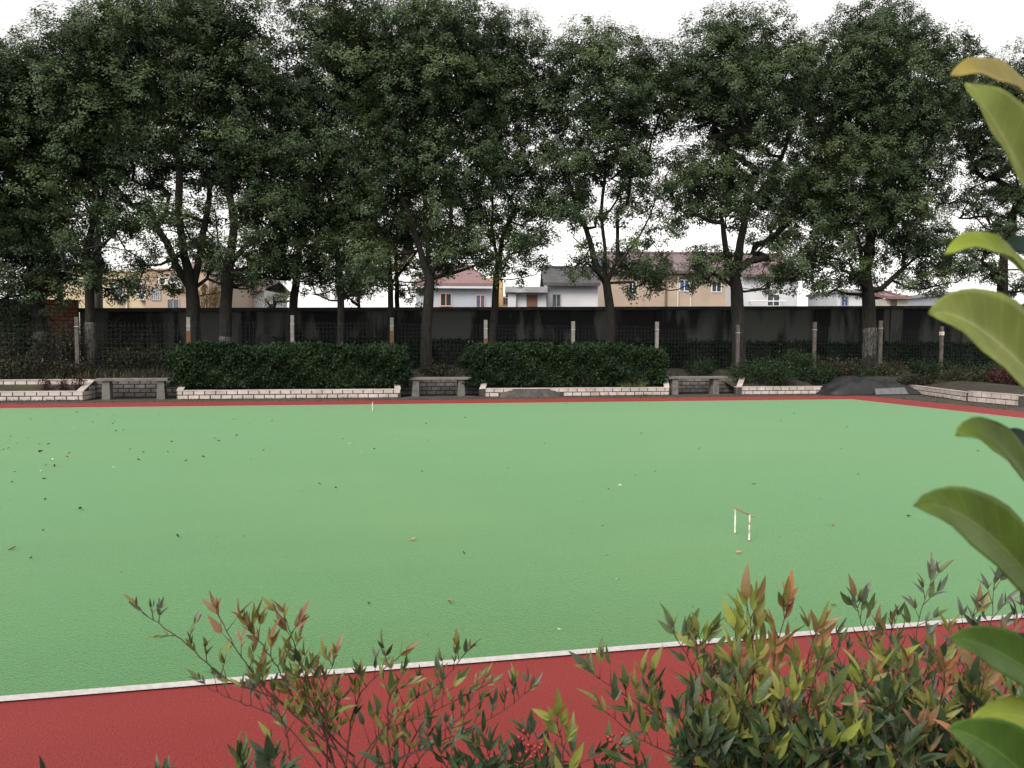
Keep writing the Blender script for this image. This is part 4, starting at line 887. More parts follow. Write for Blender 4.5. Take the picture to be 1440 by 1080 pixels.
# ------------------------------------------------------------------ tarpaulin heap
rngt = np.random.default_rng(9)
tx0, tx1 = XT(1150, 21.2, 550), XT(1283, 21.2, 550); tc = Vector(((tx0 + tx1) / 2, 21.25, 0))
heap = empty('tarpaulin_heap', tc, 'low heap covered by a black tarpaulin in the court corner', 'heap')
nx, ny = 46, 26; u, v = np.meshgrid(np.linspace(-1, 1, nx), np.linspace(-1, 1, ny))
hw, hd = (tx1 - tx0) / 2, .62
rr2 = np.clip(1 - np.abs(u) ** 2.6, 0, 1) ** .8 * np.clip(1 - np.abs(v) ** 3.2, 0, 1) ** .55
z = .55 * rr2 * (1 - .12 * np.sin(3.1 * u + .6) - .06 * np.sin(7 * u)) 
fold = .05 * np.abs(np.sin(6.5 * u + 2.2 * v + 1.5 * np.sin(3 * u))) + .025 * np.abs(np.sin(13 * u - 5 * v)); z = np.maximum(z - fold * (rr2 > .02) * (.5 + rr2), .012)
V = np.stack([tc.x + u * hw + .03 * np.sin(9 * v), tc.y + v * hd + .06 * np.sin(4.3 * u) + .03 * np.sin(11 * u), z], -1).reshape(-1, 3)
ii = (np.arange(ny - 1)[:, None] * nx + np.arange(nx - 1)[None]).ravel()
np_obj('tarpaulin', V, np.stack([ii, ii + 1, ii + nx + 1, ii + nx], 1), M['tarp'], heap, smooth=True)
sl0, sl1 = XT(1222, 20.85, 555), XT(1268, 20.85, 555)
mbs = MB().hexa([(sl0, 20.50, .02), (sl1, 20.54, .02), (sl1, 20.60, 0), (sl0, 20.56, 0), (sl0 + .02, 20.60, .19), (sl1 - .08, 20.64, .22), (sl1 - .08, 20.69, .20), (sl0 + .02, 20.65, .17)])
tag(mbs.build('paving_slab', M['slab'], None, bevel=.006, loc=((sl0 + sl1) / 2, 20.8, 0)), 'pale grey slab leaning against the front of the tarpaulin heap', 'slab')

# ================================================================== GATES ON THE COURT
def gate(a, b, label, hgt=.2, tab=True):
    a, b = Vector(a), Vector(b); e = empty('court_gate', (a + b) / 2, label, 'gate', 'low metal hoops on the court')
    up = Vector((0, 0, hgt)); rr_ = .0062
    for p in (a, b):
        l = MB().tube([p + Vector((0, 0, .0)), p + up], rr_, 10).build('leg', M['white_paint'], e, smooth=False)
        MB().tube([p + Vector((0, 0, -.003)), p + Vector((0, 0, .012))], .011, 10).build('foot', M['rusty_bar'], l)
    d = (b - a).normalized()
    MB().tube([a + up - d * .004, b + up + d * .004], rr_ * 1.15, 10).build('crossbar', M['rusty_bar'], e)
    if tab:
        s = b + up - Vector((0, 0, .012)); rt = Vector((math.cos(YAW), -math.sin(YAW), 0))
        MB().tube([s, s + rt * .035], .006, 8).build('clip', M['rusty_bar'], e)
    return e
ga, gb = PG(1033.5, 751, .005), PG(1053.5, 761.5, .005)
gate(ga, gb, 'white metal hoop with rusty crossbar standing on the near part of the court')
fa, fb = PG(523.6, 579, .005), PG(524.6, 576.3, .005); dd = (fb - fa).normalized() * .22
gate(fa, fa + dd, 'tiny white hoop seen edge-on near the far line of the court', tab=False)

# ================================================================== FALLEN LEAVES
LM = {}
LM['dark'] = mat('fallen_dark', (0.022, 0.034, 0.016), (0.055, 0.06, 0.025), 40, .6, rnd=.3)
LM['pale'] = mat('fallen_pale', (0.42, 0.46, 0.30), (0.55, 0.52, 0.40), 40, .7, rnd=.15)
LM['brown'] = mat('fallen_brown', (0.30, 0.14, 0.075), (0.42, 0.23, 0.13), 40, .7)
def curl_leaf(name, L_, Wd, curl, cup, m, n=6):
    mb = MB()
    for i in range(n + 1):
        f = i / n; wv = Wd * math.sin(math.pi * min(max(f, .02), .98)) ** .8 * .5; a = curl * (f - .5)
        y = L_ * (math.sin(a) / curl if curl else f - .5); zz = L_ * ((1 - math.cos(a)) / curl) if curl else 0
        for s_ in (-1, 0, 1): mb.v.append((s_ * wv, y, zz + abs(s_) * cup * wv))
    for i in range(n):
        for k in range(2): a = i * 3 + k; mb.f.append((a, a + 1, a + 4, a + 3))
    me = bpy.data.meshes.new(name); me.from_pydata(mb.v, [], mb.f); me.update(); me.materials.append(m); return me
FM = {k: [curl_leaf('fallen_leaf', .075, .034, c, u, LM[k]) for c, u in ((.9, .5), (1.6, .9), (2.2, .3))] for k in LM}
r3 = [(170, 260, 'D'), (338, 501, 'D'), (15, 248), (35, 242), (72, 223), (40, 208), (118, 200), (45, 193), (195, 313), (52, 386), (185, 373), (292, 263), (230, 318), (220, 291, 'p'), (172, 340, 'p'), (190, 460), (62, 343), (520, 167), (485, 129), (475, 140), (478, 102), (413, 100), (672, 97), (605, 260), (708, 258), (725, 215), (858, 279), (785, 296), (905, 201), (922, 211), (1052, 140), (985, 121), (1147, 127), (998, 189), (1112, 252), (1058, 289, 'p'), (1347, 394), (1417, 411), (748, 616), (548, 248), (583, 292), (193, 134, 'p'), (310, 160, 'p'), (390, 134), (130, 120), (240, 135), (132, 708, 's'), (183, 590, 's'), (478, 324, 'p'), (903, 119, 'p'), (1373, 82), (490, 170), (205, 225), (165, 225), (95, 90), (325, 91)]
r4 = [(8, 203), (140, 245), (365, 210), (230, 209, 'p'), (33, 226, 'p'), (80, 266, 'p'), (357, 138), (520, 113), (340, 340), (702, 327, 's'), (518, 686, 's'), (1175, 400, 'p'), (1127, 415, 's'), (1240, 357, 's'), (1265, 180), (1323, 340, 's'), (952, 55), (915, 1008, 'q'), (1165, 797, 'q'), (857, 223, 's'), (115, 900, 's')]
r5 = [(741, 352), (300, 395), (952, 532), (695, 152), (470, 97), (668, 245, 's'), (1245, 255, 's'), (415, 127), (70, 243, 's')]
rnd = random.Random(77)
def fallen(px, py, kind, sc, label, group):
    g = PG(px, py, .008); o = bpy.data.objects.new('fallen_leaf', rnd.choice(FM[kind])); link(o); o.location = g
    o.rotation_euler = (rnd.gauss(0, .25), rnd.gauss(0, .35), rnd.uniform(0, 6.28)); o.scale = (sc,) * 3; o.location.z = .010 + .006 * sc
    tag(o, label, 'leaf', group)
for base, lst in (((0, 550), r3), ((480, 550), r4), ((960, 550), r5)):
    for q in lst:
        px, py = base[0] + q[0] / 3, base[1] + q[1] / 3; k = q[2] if len(q) > 2 else ''
        if k in ('p', 'q'): fallen(px, py, 'pale', .65 if k == 'p' else .4, 'small pale fallen leaf lying on the green court', 'pale fallen leaves on the court')
        else: fallen(px, py, 'dark', {'D': 1.2, 's': .5}.get(k, .68) * rnd.uniform(.75, 1.1), {(170, 260): 'largest dark leaf within the scatter at the far left of the court', (338, 501): 'dark leaf lying alone nearer than the far left scatter'}.get(q[:2], 'small dark fallen leaf lying on the green court'), 'dark fallen leaves on the court')
for px, py, sc, lb in ((18, 773, .85, 'orange-brown curled leaf on the court at the left picture edge'), (580, 760, .8, 'brown curled leaf in mid court between hedge gap and left bush'), (632, 848.5, .75, 'pinkish brown leaf on the court nearest the near white line'),
                       (1038.6, 778.6, .7, 'pale brown leaf just below the white hoop'), (1170.6, 739.5, .7, 'brown leaf on the court to one side of the white hoop'), (1170.6, 852, .75, 'dull brown curled leaf behind the orange-tipped bush'), (95, 643.5, .9, 'brown leaf among the dark leaves in the far court corner')):
    fallen(px, py, 'brown', sc, lb, 'brown fallen leaves on the court')

rngl = np.random.default_rng(55)
def litter(name, label, P, size, m):
    n = len(P); D = rand_unit(rngl, n) * np.array([1, 1, .15]); Nn = rand_unit(rngl, n) * .5 + np.array([0, 0, 1.0]); V, Fc = leaf_quads(rngl, P, D, Nn, rngl.uniform(size * .5, size * 1.3, n), rngl.uniform(size * .3, size * .7, n), .3)
    tag(np_obj(name, V, Fc, m, None, np.repeat(rngl.random(n), 2)), label, 'litter', kind='stuff')
M['fleck'] = leaf_mat('fleck', [(0.0, (0.03, 0.035, 0.02)), (.3, (0.09, 0.07, 0.04)), (.55, (0.25, 0.24, 0.16)), (1.0, (0.45, 0.46, 0.36))], .8, .2, .1)
n = 420; P = np.stack([rngl.uniform(-14, RX, n), rngl.uniform(NEAR - 1.2, FAR, n), np.full(n, .012)], 1)
litter('leaf_flecks', 'tiny pale and dark leaf flecks strewn over the court', P, .018, M['fleck'])
n = 700; P = np.stack([rngl.uniform(-14, RX + 2, n), FAR + RED - .25 + np.abs(rngl.normal(0, .35, n)), np.full(n, .008)], 1)
litter('edge_litter', 'dry leaf litter gathered along the far edge of the court', P, .05, M['scrub'])
n = 260; P = np.stack([RX + RED - .1 + np.abs(rngl.normal(0, .4, n)), rngl.uniform(8, FAR + RED, n), np.full(n, .008)], 1)
litter('side_litter', 'dry leaf litter on the dirt beside the angled planter', P, .05, M['scrub'])

# ================================================================== NEAR PLANTER AND BUSHES
npl = empty('near_planter', (0, 1.9, 0), 'white tiled planter edge under the foreground bushes', 'planter')
MB().box((-4, 1.55, -.05), (5, 1.75, .26)).build('core', M['mortar'], npl)
xx = -1.0
while xx < 3.0:
    MB().box((xx, 1.54, .262), (xx + .25, 1.765, .28)).build('brick', M['tile'], npl); xx += .262
MB().poly([(-4, -1, .22), (5, -1, .22), (5, 1.56, .22), (-4, 1.56, .22)]).build('planting_soil', M['soil'], npl)

def lance(name, L_, Wd, fold, curl, m, n=6, sharp=1.0):
    """lance-shaped leaflet along +Y, normal +Z"""
    mb = MB()
    for i in range(n + 1):
        f = i / n; wv = Wd * .5 * (math.sin(math.pi * f ** .72) ** .9 if 0 < f < 1 else 0) * (1 - .18 * f * sharp); a = curl * f
        y = L_ * (math.sin(a) / curl if abs(curl) > 1e-3 else f); zz = -L_ * ((1 - math.cos(a)) / curl if abs(curl) > 1e-3 else 0)
        if i in (0, n): mb.v.append((0, y, zz))
        else: mb.v += [(-wv, y, zz + fold * wv), (0, y, zz), (wv, y, zz + fold * wv)]
    mb.f += [(0, 2, 1), (0, 3, 2)]
    for i in range(n - 2):
        a = 1 + i * 3; mb.f += [(a, a + 1, a + 4, a + 3), (a + 1, a + 2, a + 5, a + 4)]
    e = len(mb.v) - 1; a = e - 3; mb.f += [(a, a + 1, e), (a + 1, a + 2, e)]
    me = bpy.data.meshes.new(name); me.from_pydata(mb.v, [], mb.f); me.update(); me.polygons.foreach_set('use_smooth', [True] * len(me.polygons)); me.materials.append(m); return me
NL = {}
for k, (a, b, tr) in dict(dark=((.026, .046, .022), (.046, .068, .030), .14), green=((.062, .100, .034), (.095, .125, .042), .25), grey=((.075, .095, .066), (.105, .12, .085), .14), olive=((.165, .18, .045), (.20, .19, .05), .30), lime=((.25, .28, .055), (.20, .24, .05), .32),
                         bronze=((.22, .13, .062), (.17, .125, .052), .30), orange=((.37, .155, .075), (.29, .145, .065), .30), pink=((.29, .15, .10), (.24, .14, .08), .30)).items():
    m = mat('leaflet_' + k, a, b, 35, .42, .15, 220, rnd=.18, spec=.45, transl=tr)
    NL[k] = [lance('leaf', 1, w_, f_, c_, m) for w_, f_, c_ in ((.28, .35, .3), (.23, .5, .6), (.31, .25, .15), (.26, .7, -.25))]
LEAVES = []
def place_leaf(parent, p, d, nrm, L_, kind, prn):
    d = d.normalized(); nrm = (nrm - d * nrm.dot(d)); nrm = nrm.normalized() if nrm.length > 1e-3 else d.orthogonal().normalized(); x = d.cross(nrm)
    mtx = Matrix.Translation(p - ORI[parent.name]) @ Matrix((x, d, nrm)).transposed().to_4x4() @ Matrix.Diagonal((L_ * prn.uniform(.8, 1.15), L_, L_, 1))
    q = ROT.transposed() @ (p + d * L_ * .5 - CAM); dp = -q.z; fx_, fy_ = q.x / dp * F + 720, 540 - q.y / dp * F
    seen = 1.0 if 0 < fx_ < 1440 and 0 < fy_ < 1080 else .2
    LEAVES.append((L_ / dp * seen - .00003 * max(0, fy_ - 960), mtx, prn.choice(NL[kind])))
def flush_leaves(parent):
    LEAVES.sort(key=lambda q: -q[0])
    for _, mtx, me in LEAVES[:300]:
        o = bpy.data.objects.new('leaf', me); link(o); o.parent = parent; o.matrix_basis = mtx
    rest = LEAVES[300:]
    if rest:
        v, f, mi, mats = [], [], [], []
        for _, mtx, me in rest:
            b0 = len(v); v += [tuple(mtx @ q.co) for q in me.vertices]; m = me.materials[0]
            if m not in mats: mats.append(m)
            for p in me.polygons: f.append(tuple(b0 + i for i in p.vertices)); mi.append(mats.index(m))
        me = bpy.data.meshes.new('foliage'); me.from_pydata(v, [], f); me.update(); [me.materials.append(m) for m in mats]
        me.polygons.foreach_set('material_index', mi); me.polygons.foreach_set('use_smooth', [True] * len(f))
        o = bpy.data.objects.new('foliage', me); link(o); o.parent = parent; o['kind'] = 'stuff'
    LEAVES.clear()
VIEWUP = Vector((0, 0, 1)); TOCAM = -(ROT @ Vector((0, 0, -1)))
def jitter(prn, s): return Vector((prn.gauss(0, s), prn.gauss(0, s), prn.gauss(0, s)))
def bez(pts, n):
    """smooth polyline through the given points (Catmull-Rom)"""
    out = []; P = [pts[0] * 2 - pts[1]] + pts + [pts[-1] * 2 - pts[-2]]
    for i in range(1, len(P) - 2):
        for k in range(n):
            t = k / n; a, b, c, d = P[i - 1], P[i], P[i + 1], P[i + 2]
            out.append(.5 * ((2 * b) + (c - a) * t + (2 * a - 5 * b + 4 * c - d) * t * t + (3 * b - a - 3 * c + d) * t ** 3))
    out.append(pts[-1]); return out
def spray(e, prn, p, d, L_, kinds, lf, nodes_, stems):
    """a branchlet with pairs of leaflets and one at its tip"""
    q = p.copy(); d = d.normalized(); pts = [p.copy()]
    for k in range(nodes_):
        d = (d + VIEWUP * .12 + jitter(prn, .06)).normalized(); q = q + d * (L_ / nodes_); pts.append(q.copy())
        side = d.cross(TOCAM + jitter(prn, .5)).normalized(); fall = 1.0 if k < nodes_ - 1 else .85
        for s_ in (-1, 1):
            if prn.random() < .12: continue
            ld = d * prn.uniform(.75, 1.25) + side * s_ * prn.uniform(.40, .80) + VIEWUP * .45 + jitter(prn, .15)
            place_leaf(e, q, ld, TOCAM * prn.uniform(.0, .9) + VIEWUP * prn.uniform(.2, .9) + jitter(prn, .35), lf * fall * prn.uniform(.6, 1.0), prn.choice(kinds), prn)
    place_leaf(e, q, d + jitter(prn, .1), TOCAM * prn.uniform(.2, 1) + VIEWUP * .4 + jitter(prn, .4), lf * prn.uniform(.95, 1.25), prn.choice(kinds), prn)
    stems.tube(pts, [.0010] + [.0008] * (len(pts) - 2) + [.0005], 5)
def nandina(name, label, twigs, base, seed, group='foreground bushes in the near planter', cat='bush', every=.0165, start=.2, ks=1.12):
    """twigs: list of (pixel polyline, depth0, depth1, kinds, leaflet length, branchlet length)"""
    prn = random.Random(seed); e = empty(name, base, label, cat, group); st = MB(); nleaf = 0
    for (px, d0, d1, kinds, lf, bl) in twigs:
        lf *= ks
        pts = [W(x, y, d0 + (d1 - d0) * i / (len(px) - 1)) for i, (x, y) in enumerate(px)]
        pts[0] = pts[0] + Vector((prn.uniform(-.06, .06), prn.uniform(-.04, .04), prn.uniform(-.06, 0)))
        pts = bez(pts, 7); pts = [p + jitter(prn, .0009) for p in pts]; n = len(pts)
        st.tube(pts, [.0021 - .0014 * i / (n - 1) for i in range(n)], 6)
        cane = [Vector((base[0] + prn.gauss(0, .05), base[1] + prn.gauss(0, .05), base[2] - .03)), Vector((base[0], base[1], base[2])).lerp(pts[0], .6) + Vector((prn.gauss(0, .02), prn.gauss(0, .02), .05)), pts[0]]
        st.tube(bez(cane, 4), [.0035] * 8 + [.0021], 6)
        acc = 0; sidef = 1; Lt = sum((pts[i + 1] - pts[i]).length for i in range(n - 1)); go = 0
        for i in range(1, n - 1):
            seg = (pts[i] - pts[i - 1]).length; go += seg; acc += seg
            if go / Lt < start or acc < every: continue
            acc = prn.uniform(-.015, .01); dd_ = (pts[i + 1] - pts[i - 1]).normalized(); side = dd_.cross(TOCAM).normalized(); sidef = -sidef
            if side.z * sidef < -.3: sidef = -sidef if prn.random() < .7 else sidef
            f = go / Lt; kk_ = kinds if f > .72 else [{'orange': 'olive', 'pink': 'bronze', 'bronze': 'olive'}.get(q, q) for q in kinds]
            spray(e, prn, pts[i], dd_ * .55 + side * sidef * .7 + VIEWUP * .5 + jitter(prn, .25), bl * prn.uniform(.6, 1.1) * (1.15 - .5 * f), kk_, lf * prn.uniform(.8, 1.05), prn.choice((1, 2, 2)), st)
        spray(e, prn, pts[-2], (pts[-1] - pts[-3]), bl * .5, kinds, lf, 2, st)
    st.build('stem', M['twig'], e, smooth=True); flush_leaves(e)
    return e
# sparse bronze bush, left
B1 = Vector(W(500, 1180, 1.62)); B1.z = .24
nandina('nandina_bush', 'sparse bronze-leaved bush fanning over red border and white line', [
    ([(470, 1070), (400, 990), (320, 955), (255, 900), (200, 862)], 1.6, 1.5, ['green', 'grey', 'olive', 'green'], .036, .055),
    ([(470, 1065), (390, 985), (340, 925), (305, 860)], 1.6, 1.48, ['pink', 'bronze', 'pink', 'orange'], .050, .045),
    ([(475, 1065), (420, 990), (385, 930), (345, 880)], 1.6, 1.50, ['bronze', 'olive', 'bronze'], .050, .045),
    ([(480, 1065), (440, 975), (415, 910), (400, 870)], 1.6, 1.52, ['bronze', 'pink', 'olive'], .044, .045),
    ([(480, 1060), (440, 990), (425, 940)], 1.6, 1.5, ['green', 'dark', 'olive'], .042, .06),
    ([(490, 1060), (500, 990), (535, 945), (560, 925)], 1.6, 1.58, ['green', 'bronze', 'dark', 'bronze'], .046, .055),
    ([(490, 1065), (560, 1000), (620, 960), (655, 918)], 1.62, 1.66, ['green', 'olive', 'dark', 'bronze'], .038, .05),
    ([(480, 1070), (390, 1010), (330, 985), (290, 965)], 1.6, 1.55, ['green', 'dark', 'grey'], .036, .05),
    ([(490, 1070), (540, 1030), (590, 1005), (640, 965)], 1.6, 1.6, ['dark', 'green', 'olive'], .040, .05),
    ([(500, 1085), (600, 1050), (690, 1010), (745, 972)], 1.62, 1.66, ['green', 'dark', 'olive', 'grey'], .040, .05),
    ([(480, 1080), (460, 1020), (470, 970)], 1.58, 1.5, ['dark', 'green', 'bronze'], .044, .05),
    ([(500, 1085), (580, 1060), (640, 1040)], 1.6, 1.58, ['dark', 'grey'], .038, .05),
    ([(520, 1090), (545, 1000), (565, 950)], 1.6, 1.55, ['bronze', 'olive', 'green'], .044, .05),
    ([(430, 1090), (400, 1020), (360, 960)], 1.58, 1.5, ['green', 'bronze', 'olive'], .040, .05),
    ([(560, 1100), (610, 1040), (680, 985)], 1.62, 1.62, ['green', 'dark', 'olive'], .040, .05),
    ([(540, 1090), (600, 1010), (690, 960)], 1.64, 1.68, ['olive', 'green', 'bronze'], .038, .05),
    ([(450, 1090), (450, 1000), (470, 925)], 1.6, 1.54, ['bronze', 'olive', 'pink'], .042, .05),
], B1, 11, ks=.90, every=.015)
# dark low plant with berries
B2 = Vector(W(720, 1200, 1.5)); B2.z = .24
bb = nandina('berry_bush', 'low dark green plant with red berry clusters at the bottom edge', [
    ([(700, 1120), (690, 1075), (680, 1040)], 1.5, 1.46, ['dark', 'dark', 'green'], .046, .045),
    ([(720, 1120), (735, 1075), (745, 1035)], 1.5, 1.46, ['dark', 'grey'], .040, .04),
    ([(690, 1120), (640, 1090), (610, 1060)], 1.5, 1.45, ['dark', 'grey'], .042, .045),
    ([(740, 1120), (800, 1080), (870, 1055)], 1.5, 1.5, ['dark', 'green', 'dark'], .044, .045),
    ([(730, 1140), (790, 1120), (792, 1060), (783, 1010)], 1.45, 1.35, ['olive', 'lime'], .040, .03),
    ([(690, 1130), (590, 1110), (540, 1080)], 1.5, 1.45, ['dark'], .042, .04),
], B2, 12)
sb = bpy.data.meshes.new('berry'); 
import bmesh
bmx = bmesh.new(); bmesh.ops.create_icosphere(bmx, subdivisions=2, radius=.0045); bmx.to_mesh(sb); bmx.free(); sb.polygons.foreach_set('use_smooth', [True] * len(sb.polygons)); sb.materials.append(M['berry'])
prn = random.Random(4)
for (cx, cy, sp, n) in ((752, 1060, 13, 12), (738, 1034, 9, 4), (866, 1042, 11, 8)):
    for k in range(n):
        p = W(cx + prn.uniform(-sp, sp), cy + prn.uniform(-sp * 1.2, sp * 1.2), 1.44 + prn.uniform(-.01, .01)); o = bpy.data.objects.new('berry', sb); link(o); o.parent = bb; o.location = p - ORI[bb.name]; s_ = prn.uniform(.8, 1.1); o.scale = (s_,) * 3
# dark broad leaflets at the very bottom left
B3 = Vector(W(370, 1250, 1.3)); B3.z = .24
nandina('low_bush', 'few dark upright leaves poking up at the bottom edge under the bronze bush', [
    ([(345, 1140), (340, 1105), (338, 1075)], 1.32, 1.3, ['dark', 'green'], .045, .03),
    ([(390, 1140), (386, 1110), (384, 1075)], 1.32, 1.3, ['dark'], .045, .03),
    ([(232, 1140), (230, 1115), (228, 1098)], 1.32, 1.3, ['dark', 'grey'], .035, .02),
    ([(62, 1140), (62, 1115), (62, 1098)], 1.32, 1.3, ['dark'], .03, .02),
], B3, 13, start=.3)
# dense bush with orange tips
B4 = Vector(W(1080, 1250, 1.5)); B4.z = .24
warm = ['olive', 'lime', 'green', 'olive']; deep = ['dark', 'green', 'dark', 'grey']
tw = [
    ([(1060, 1120), (1075, 1010), (1090, 920), (1108, 850)], 1.5, 1.42, ['orange', 'olive', 'orange', 'bronze'], .052, .045),
    ([(1050, 1120), (1060, 1000), (1060, 920), (1052, 850)], 1.5, 1.42, ['olive', 'lime', 'bronze'], .052, .04),
    ([(1070, 1120), (1100, 1020), (1130, 940), (1148, 890)], 1.5, 1.42, ['orange', 'bronze', 'olive'], .050, .045),
    ([(1040, 1120), (1030, 1020), (1040, 940), (1035, 890)], 1.5, 1.42, ['olive', 'lime', 'lime'], .050, .045),
    ([(1040, 1110), (1000, 1000), (970, 930), (950, 895)], 1.52, 1.5, ['olive', 'green', 'grey'], .044, .05),
    ([(1040, 1110), (1010, 1010), (1000, 950), (985, 900)], 1.52, 1.48, ['olive', 'green', 'lime'], .046, .05),
    ([(1030, 1110), (960, 1040), (890, 985), (835, 950)], 1.52, 1.5, ['green', 'olive', 'dark'], .042, .055),
    ([(1030, 1110), (950, 1040), (920, 1000), (905, 955)], 1.52, 1.48, ['green', 'olive'], .044, .05),
    ([(1030, 1115), (960, 1070), (900, 1040), (850, 1000)], 1.5, 1.45, ['green', 'olive', 'dark'], .044, .05),
    ([(1030, 1115), (990, 1060), (955, 1010)], 1.5, 1.42, deep, .046, .055),
    ([(1060, 1120), (1050, 1050), (1045, 985)], 1.48, 1.38, warm, .048, .055),
    ([(1080, 1120), (1100, 1060), (1115, 985)], 1.46, 1.36, ['lime', 'olive', 'olive'], .048, .055),
    ([(1090, 1120), (1140, 1050), (1170, 975)], 1.5, 1.42, ['olive', 'bronze', 'green'], .048, .055),
    ([(1100, 1120), (1150, 1070), (1200, 1030)], 1.48, 1.4, ['lime', 'olive', 'green'], .048, .055),
    ([(1050, 1130), (1010, 1090), (980, 1055)], 1.45, 1.36, deep, .046, .05),
    ([(1070, 1130), (1080, 1090), (1085, 1040)], 1.42, 1.32, ['dark', 'green', 'lime'], .046, .05),
    ([(1100, 1130), (1130, 1095), (1160, 1050)], 1.42, 1.34, ['lime', 'green', 'dark'], .046, .05),
    ([(1050, 1130), (940, 1100), (880, 1075)], 1.46, 1.4, deep, .044, .05),
]
ex = random.Random(5)
for k in range(16):
    x1, y1 = ex.uniform(950, 1190), ex.uniform(920, 1040); x0 = 1060 + (x1 - 1060) * .45 + ex.uniform(-25, 25)
    tw.append(([(x0, 1130), ((x0 * .5 + x1 * .5) + ex.uniform(-12, 12), (1130 + y1) / 2), (x1, y1)], ex.uniform(1.45, 1.6), ex.uniform(1.38, 1.55), ex.choice([warm, warm, ['green', 'olive', 'lime'], ['olive', 'bronze', 'green'], deep]), .044, .05))
nandina('nandina_bush', 'dense bush with orange and yellow-green upright leaf tips', tw, B4, 14)
B5 = Vector(W(1330, 1250, 1.55)); B5.z = .24
tw = [
    ([(1300, 1120), (1290, 1010), (1275, 940)], 1.55, 1.5, ['bronze', 'olive', 'green'], .046, .055),
    ([(1320, 1120), (1320, 1010), (1330, 950)], 1.5, 1.42, ['bronze', 'orange', 'bronze'], .050, .05),
    ([(1340, 1120), (1370, 1020), (1385, 950)], 1.5, 1.42, ['bronze', 'olive', 'bronze'], .050, .05),
    ([(1300, 1120), (1240, 1030), (1215, 960)], 1.55, 1.5, ['olive', 'green', 'lime'], .046, .055),
    ([(1310, 1120), (1260, 1050), (1250, 990)], 1.5, 1.42, deep, .046, .055),
    ([(1330, 1130), (1300, 1070), (1290, 1020)], 1.45, 1.38, ['bronze', 'dark', 'pink'], .044, .05),
    ([(1350, 1130), (1370, 1090), (1345, 1040)], 1.42, 1.34, ['orange', 'bronze'], .050, .04),
    ([(1290, 1130), (1230, 1090), (1200, 1050)], 1.45, 1.38, ['dark', 'lime', 'green'], .046, .05),
    ([(1310, 1130), (1270, 1095), (1260, 1050)], 1.42, 1.34, deep, .046, .05),
    ([(1350, 1130), (1420, 1060), (1450, 1000)], 1.5, 1.45, ['green', 'olive', 'bronze'], .048, .055),
    ([(1340, 1130), (1400, 1080), (1430, 1045)], 1.45, 1.38, deep, .046, .05),
    ([(1300, 1130), (1180, 1100), (1170, 1060)], 1.42, 1.36, deep, .046, .05),
]
for k in range(16):
    x1, y1 = ex.uniform(1190, 1450), ex.uniform(920, 1040); x0 = 1320 + (x1 - 1320) * .45 + ex.uniform(-25, 25)
    tw.append(([(x0, 1130), ((x0 * .5 + x1 * .5) + ex.uniform(-12, 12), (1130 + y1) / 2), (x1, y1)], ex.uniform(1.45, 1.65), ex.uniform(1.40, 1.6), ex.choice([warm, warm, ['lime', 'olive', 'green'], ['olive', 'bronze', 'green'], deep]), .044, .05))
nandina('nandina_bush', 'bronze and olive bush crowded beside the big curled leaves', tw, B5, 15)
B6 = Vector(W(1290, 1150, 2.0)); B6.z = .24
tw = [
    ([(1260, 1050), (1235, 960), (1215, 890), (1205, 850)], 1.95, 1.9, ['grey', 'green', 'bronze'], .044, .06),
    ([(1270, 1050), (1280, 960), (1290, 880), (1310, 815)], 1.95, 1.9, ['grey', 'green', 'grey'], .046, .06),
    ([(1280, 1050), (1300, 950), (1340, 900), (1372, 862)], 1.95, 1.9, ['bronze', 'olive', 'grey'], .044, .06),
    ([(1300, 1050), (1350, 950), (1390, 890), (1398, 820)], 1.95, 1.9, ['grey', 'dark', 'grey'], .048, .06),
    ([(1310, 1050), (1380, 970), (1420, 900), (1440, 855)], 1.95, 1.9, ['grey', 'pink', 'dark'], .046, .06),
    ([(1260, 1050), (1200, 960), (1165, 900)], 1.95, 1.9, ['grey', 'dark', 'green'], .042, .06),
    ([(1270, 1050), (1250, 950), (1255, 880)], 1.95, 1.9, ['dark', 'green', 'bronze'], .044, .06),
    ([(1300, 1060), (1310, 980), (1320, 930)], 1.95, 1.85, ['dark', 'grey', 'olive'], .044, .06),
    ([(1270, 1060), (1210, 1000), (1180, 950)], 1.95, 1.85, deep, .044, .06),
    ([(1310, 1060), (1370, 1010), (1400, 950)], 1.95, 1.85, deep, .044, .06),
    ([(1285, 1070), (1260, 1010), (1235, 980)], 1.9, 1.8, deep, .044, .06),
]
nandina('nandina_bush', 'grey-green slender bush behind the orange-tipped one, crossing the white line', tw, B6, 16)
# dead dark curled frond tip
# inner, shaded leaves low in the dense bushes
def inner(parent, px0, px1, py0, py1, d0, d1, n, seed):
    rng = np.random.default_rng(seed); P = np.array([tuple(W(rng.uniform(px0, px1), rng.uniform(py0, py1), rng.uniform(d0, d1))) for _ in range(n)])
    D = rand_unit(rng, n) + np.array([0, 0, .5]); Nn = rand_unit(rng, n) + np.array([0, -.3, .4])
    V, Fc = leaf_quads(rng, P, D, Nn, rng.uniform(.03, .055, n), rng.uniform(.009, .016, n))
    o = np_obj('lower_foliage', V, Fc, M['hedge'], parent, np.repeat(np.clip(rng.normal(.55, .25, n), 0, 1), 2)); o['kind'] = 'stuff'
for nm, a in (('dense bush with', (960, 1200, 1030, 1200, 1.35, 1.65, 1500, 501)), ('bronze and olive', (1170, 1460, 1000, 1200, 1.4, 1.75, 1700, 502)), ('low dark green', (600, 900, 1070, 1200, 1.4, 1.65, 500, 503))):
    inner([o for o in bpy.data.objects if o.get('label', '').startswith(nm)][0], *a)

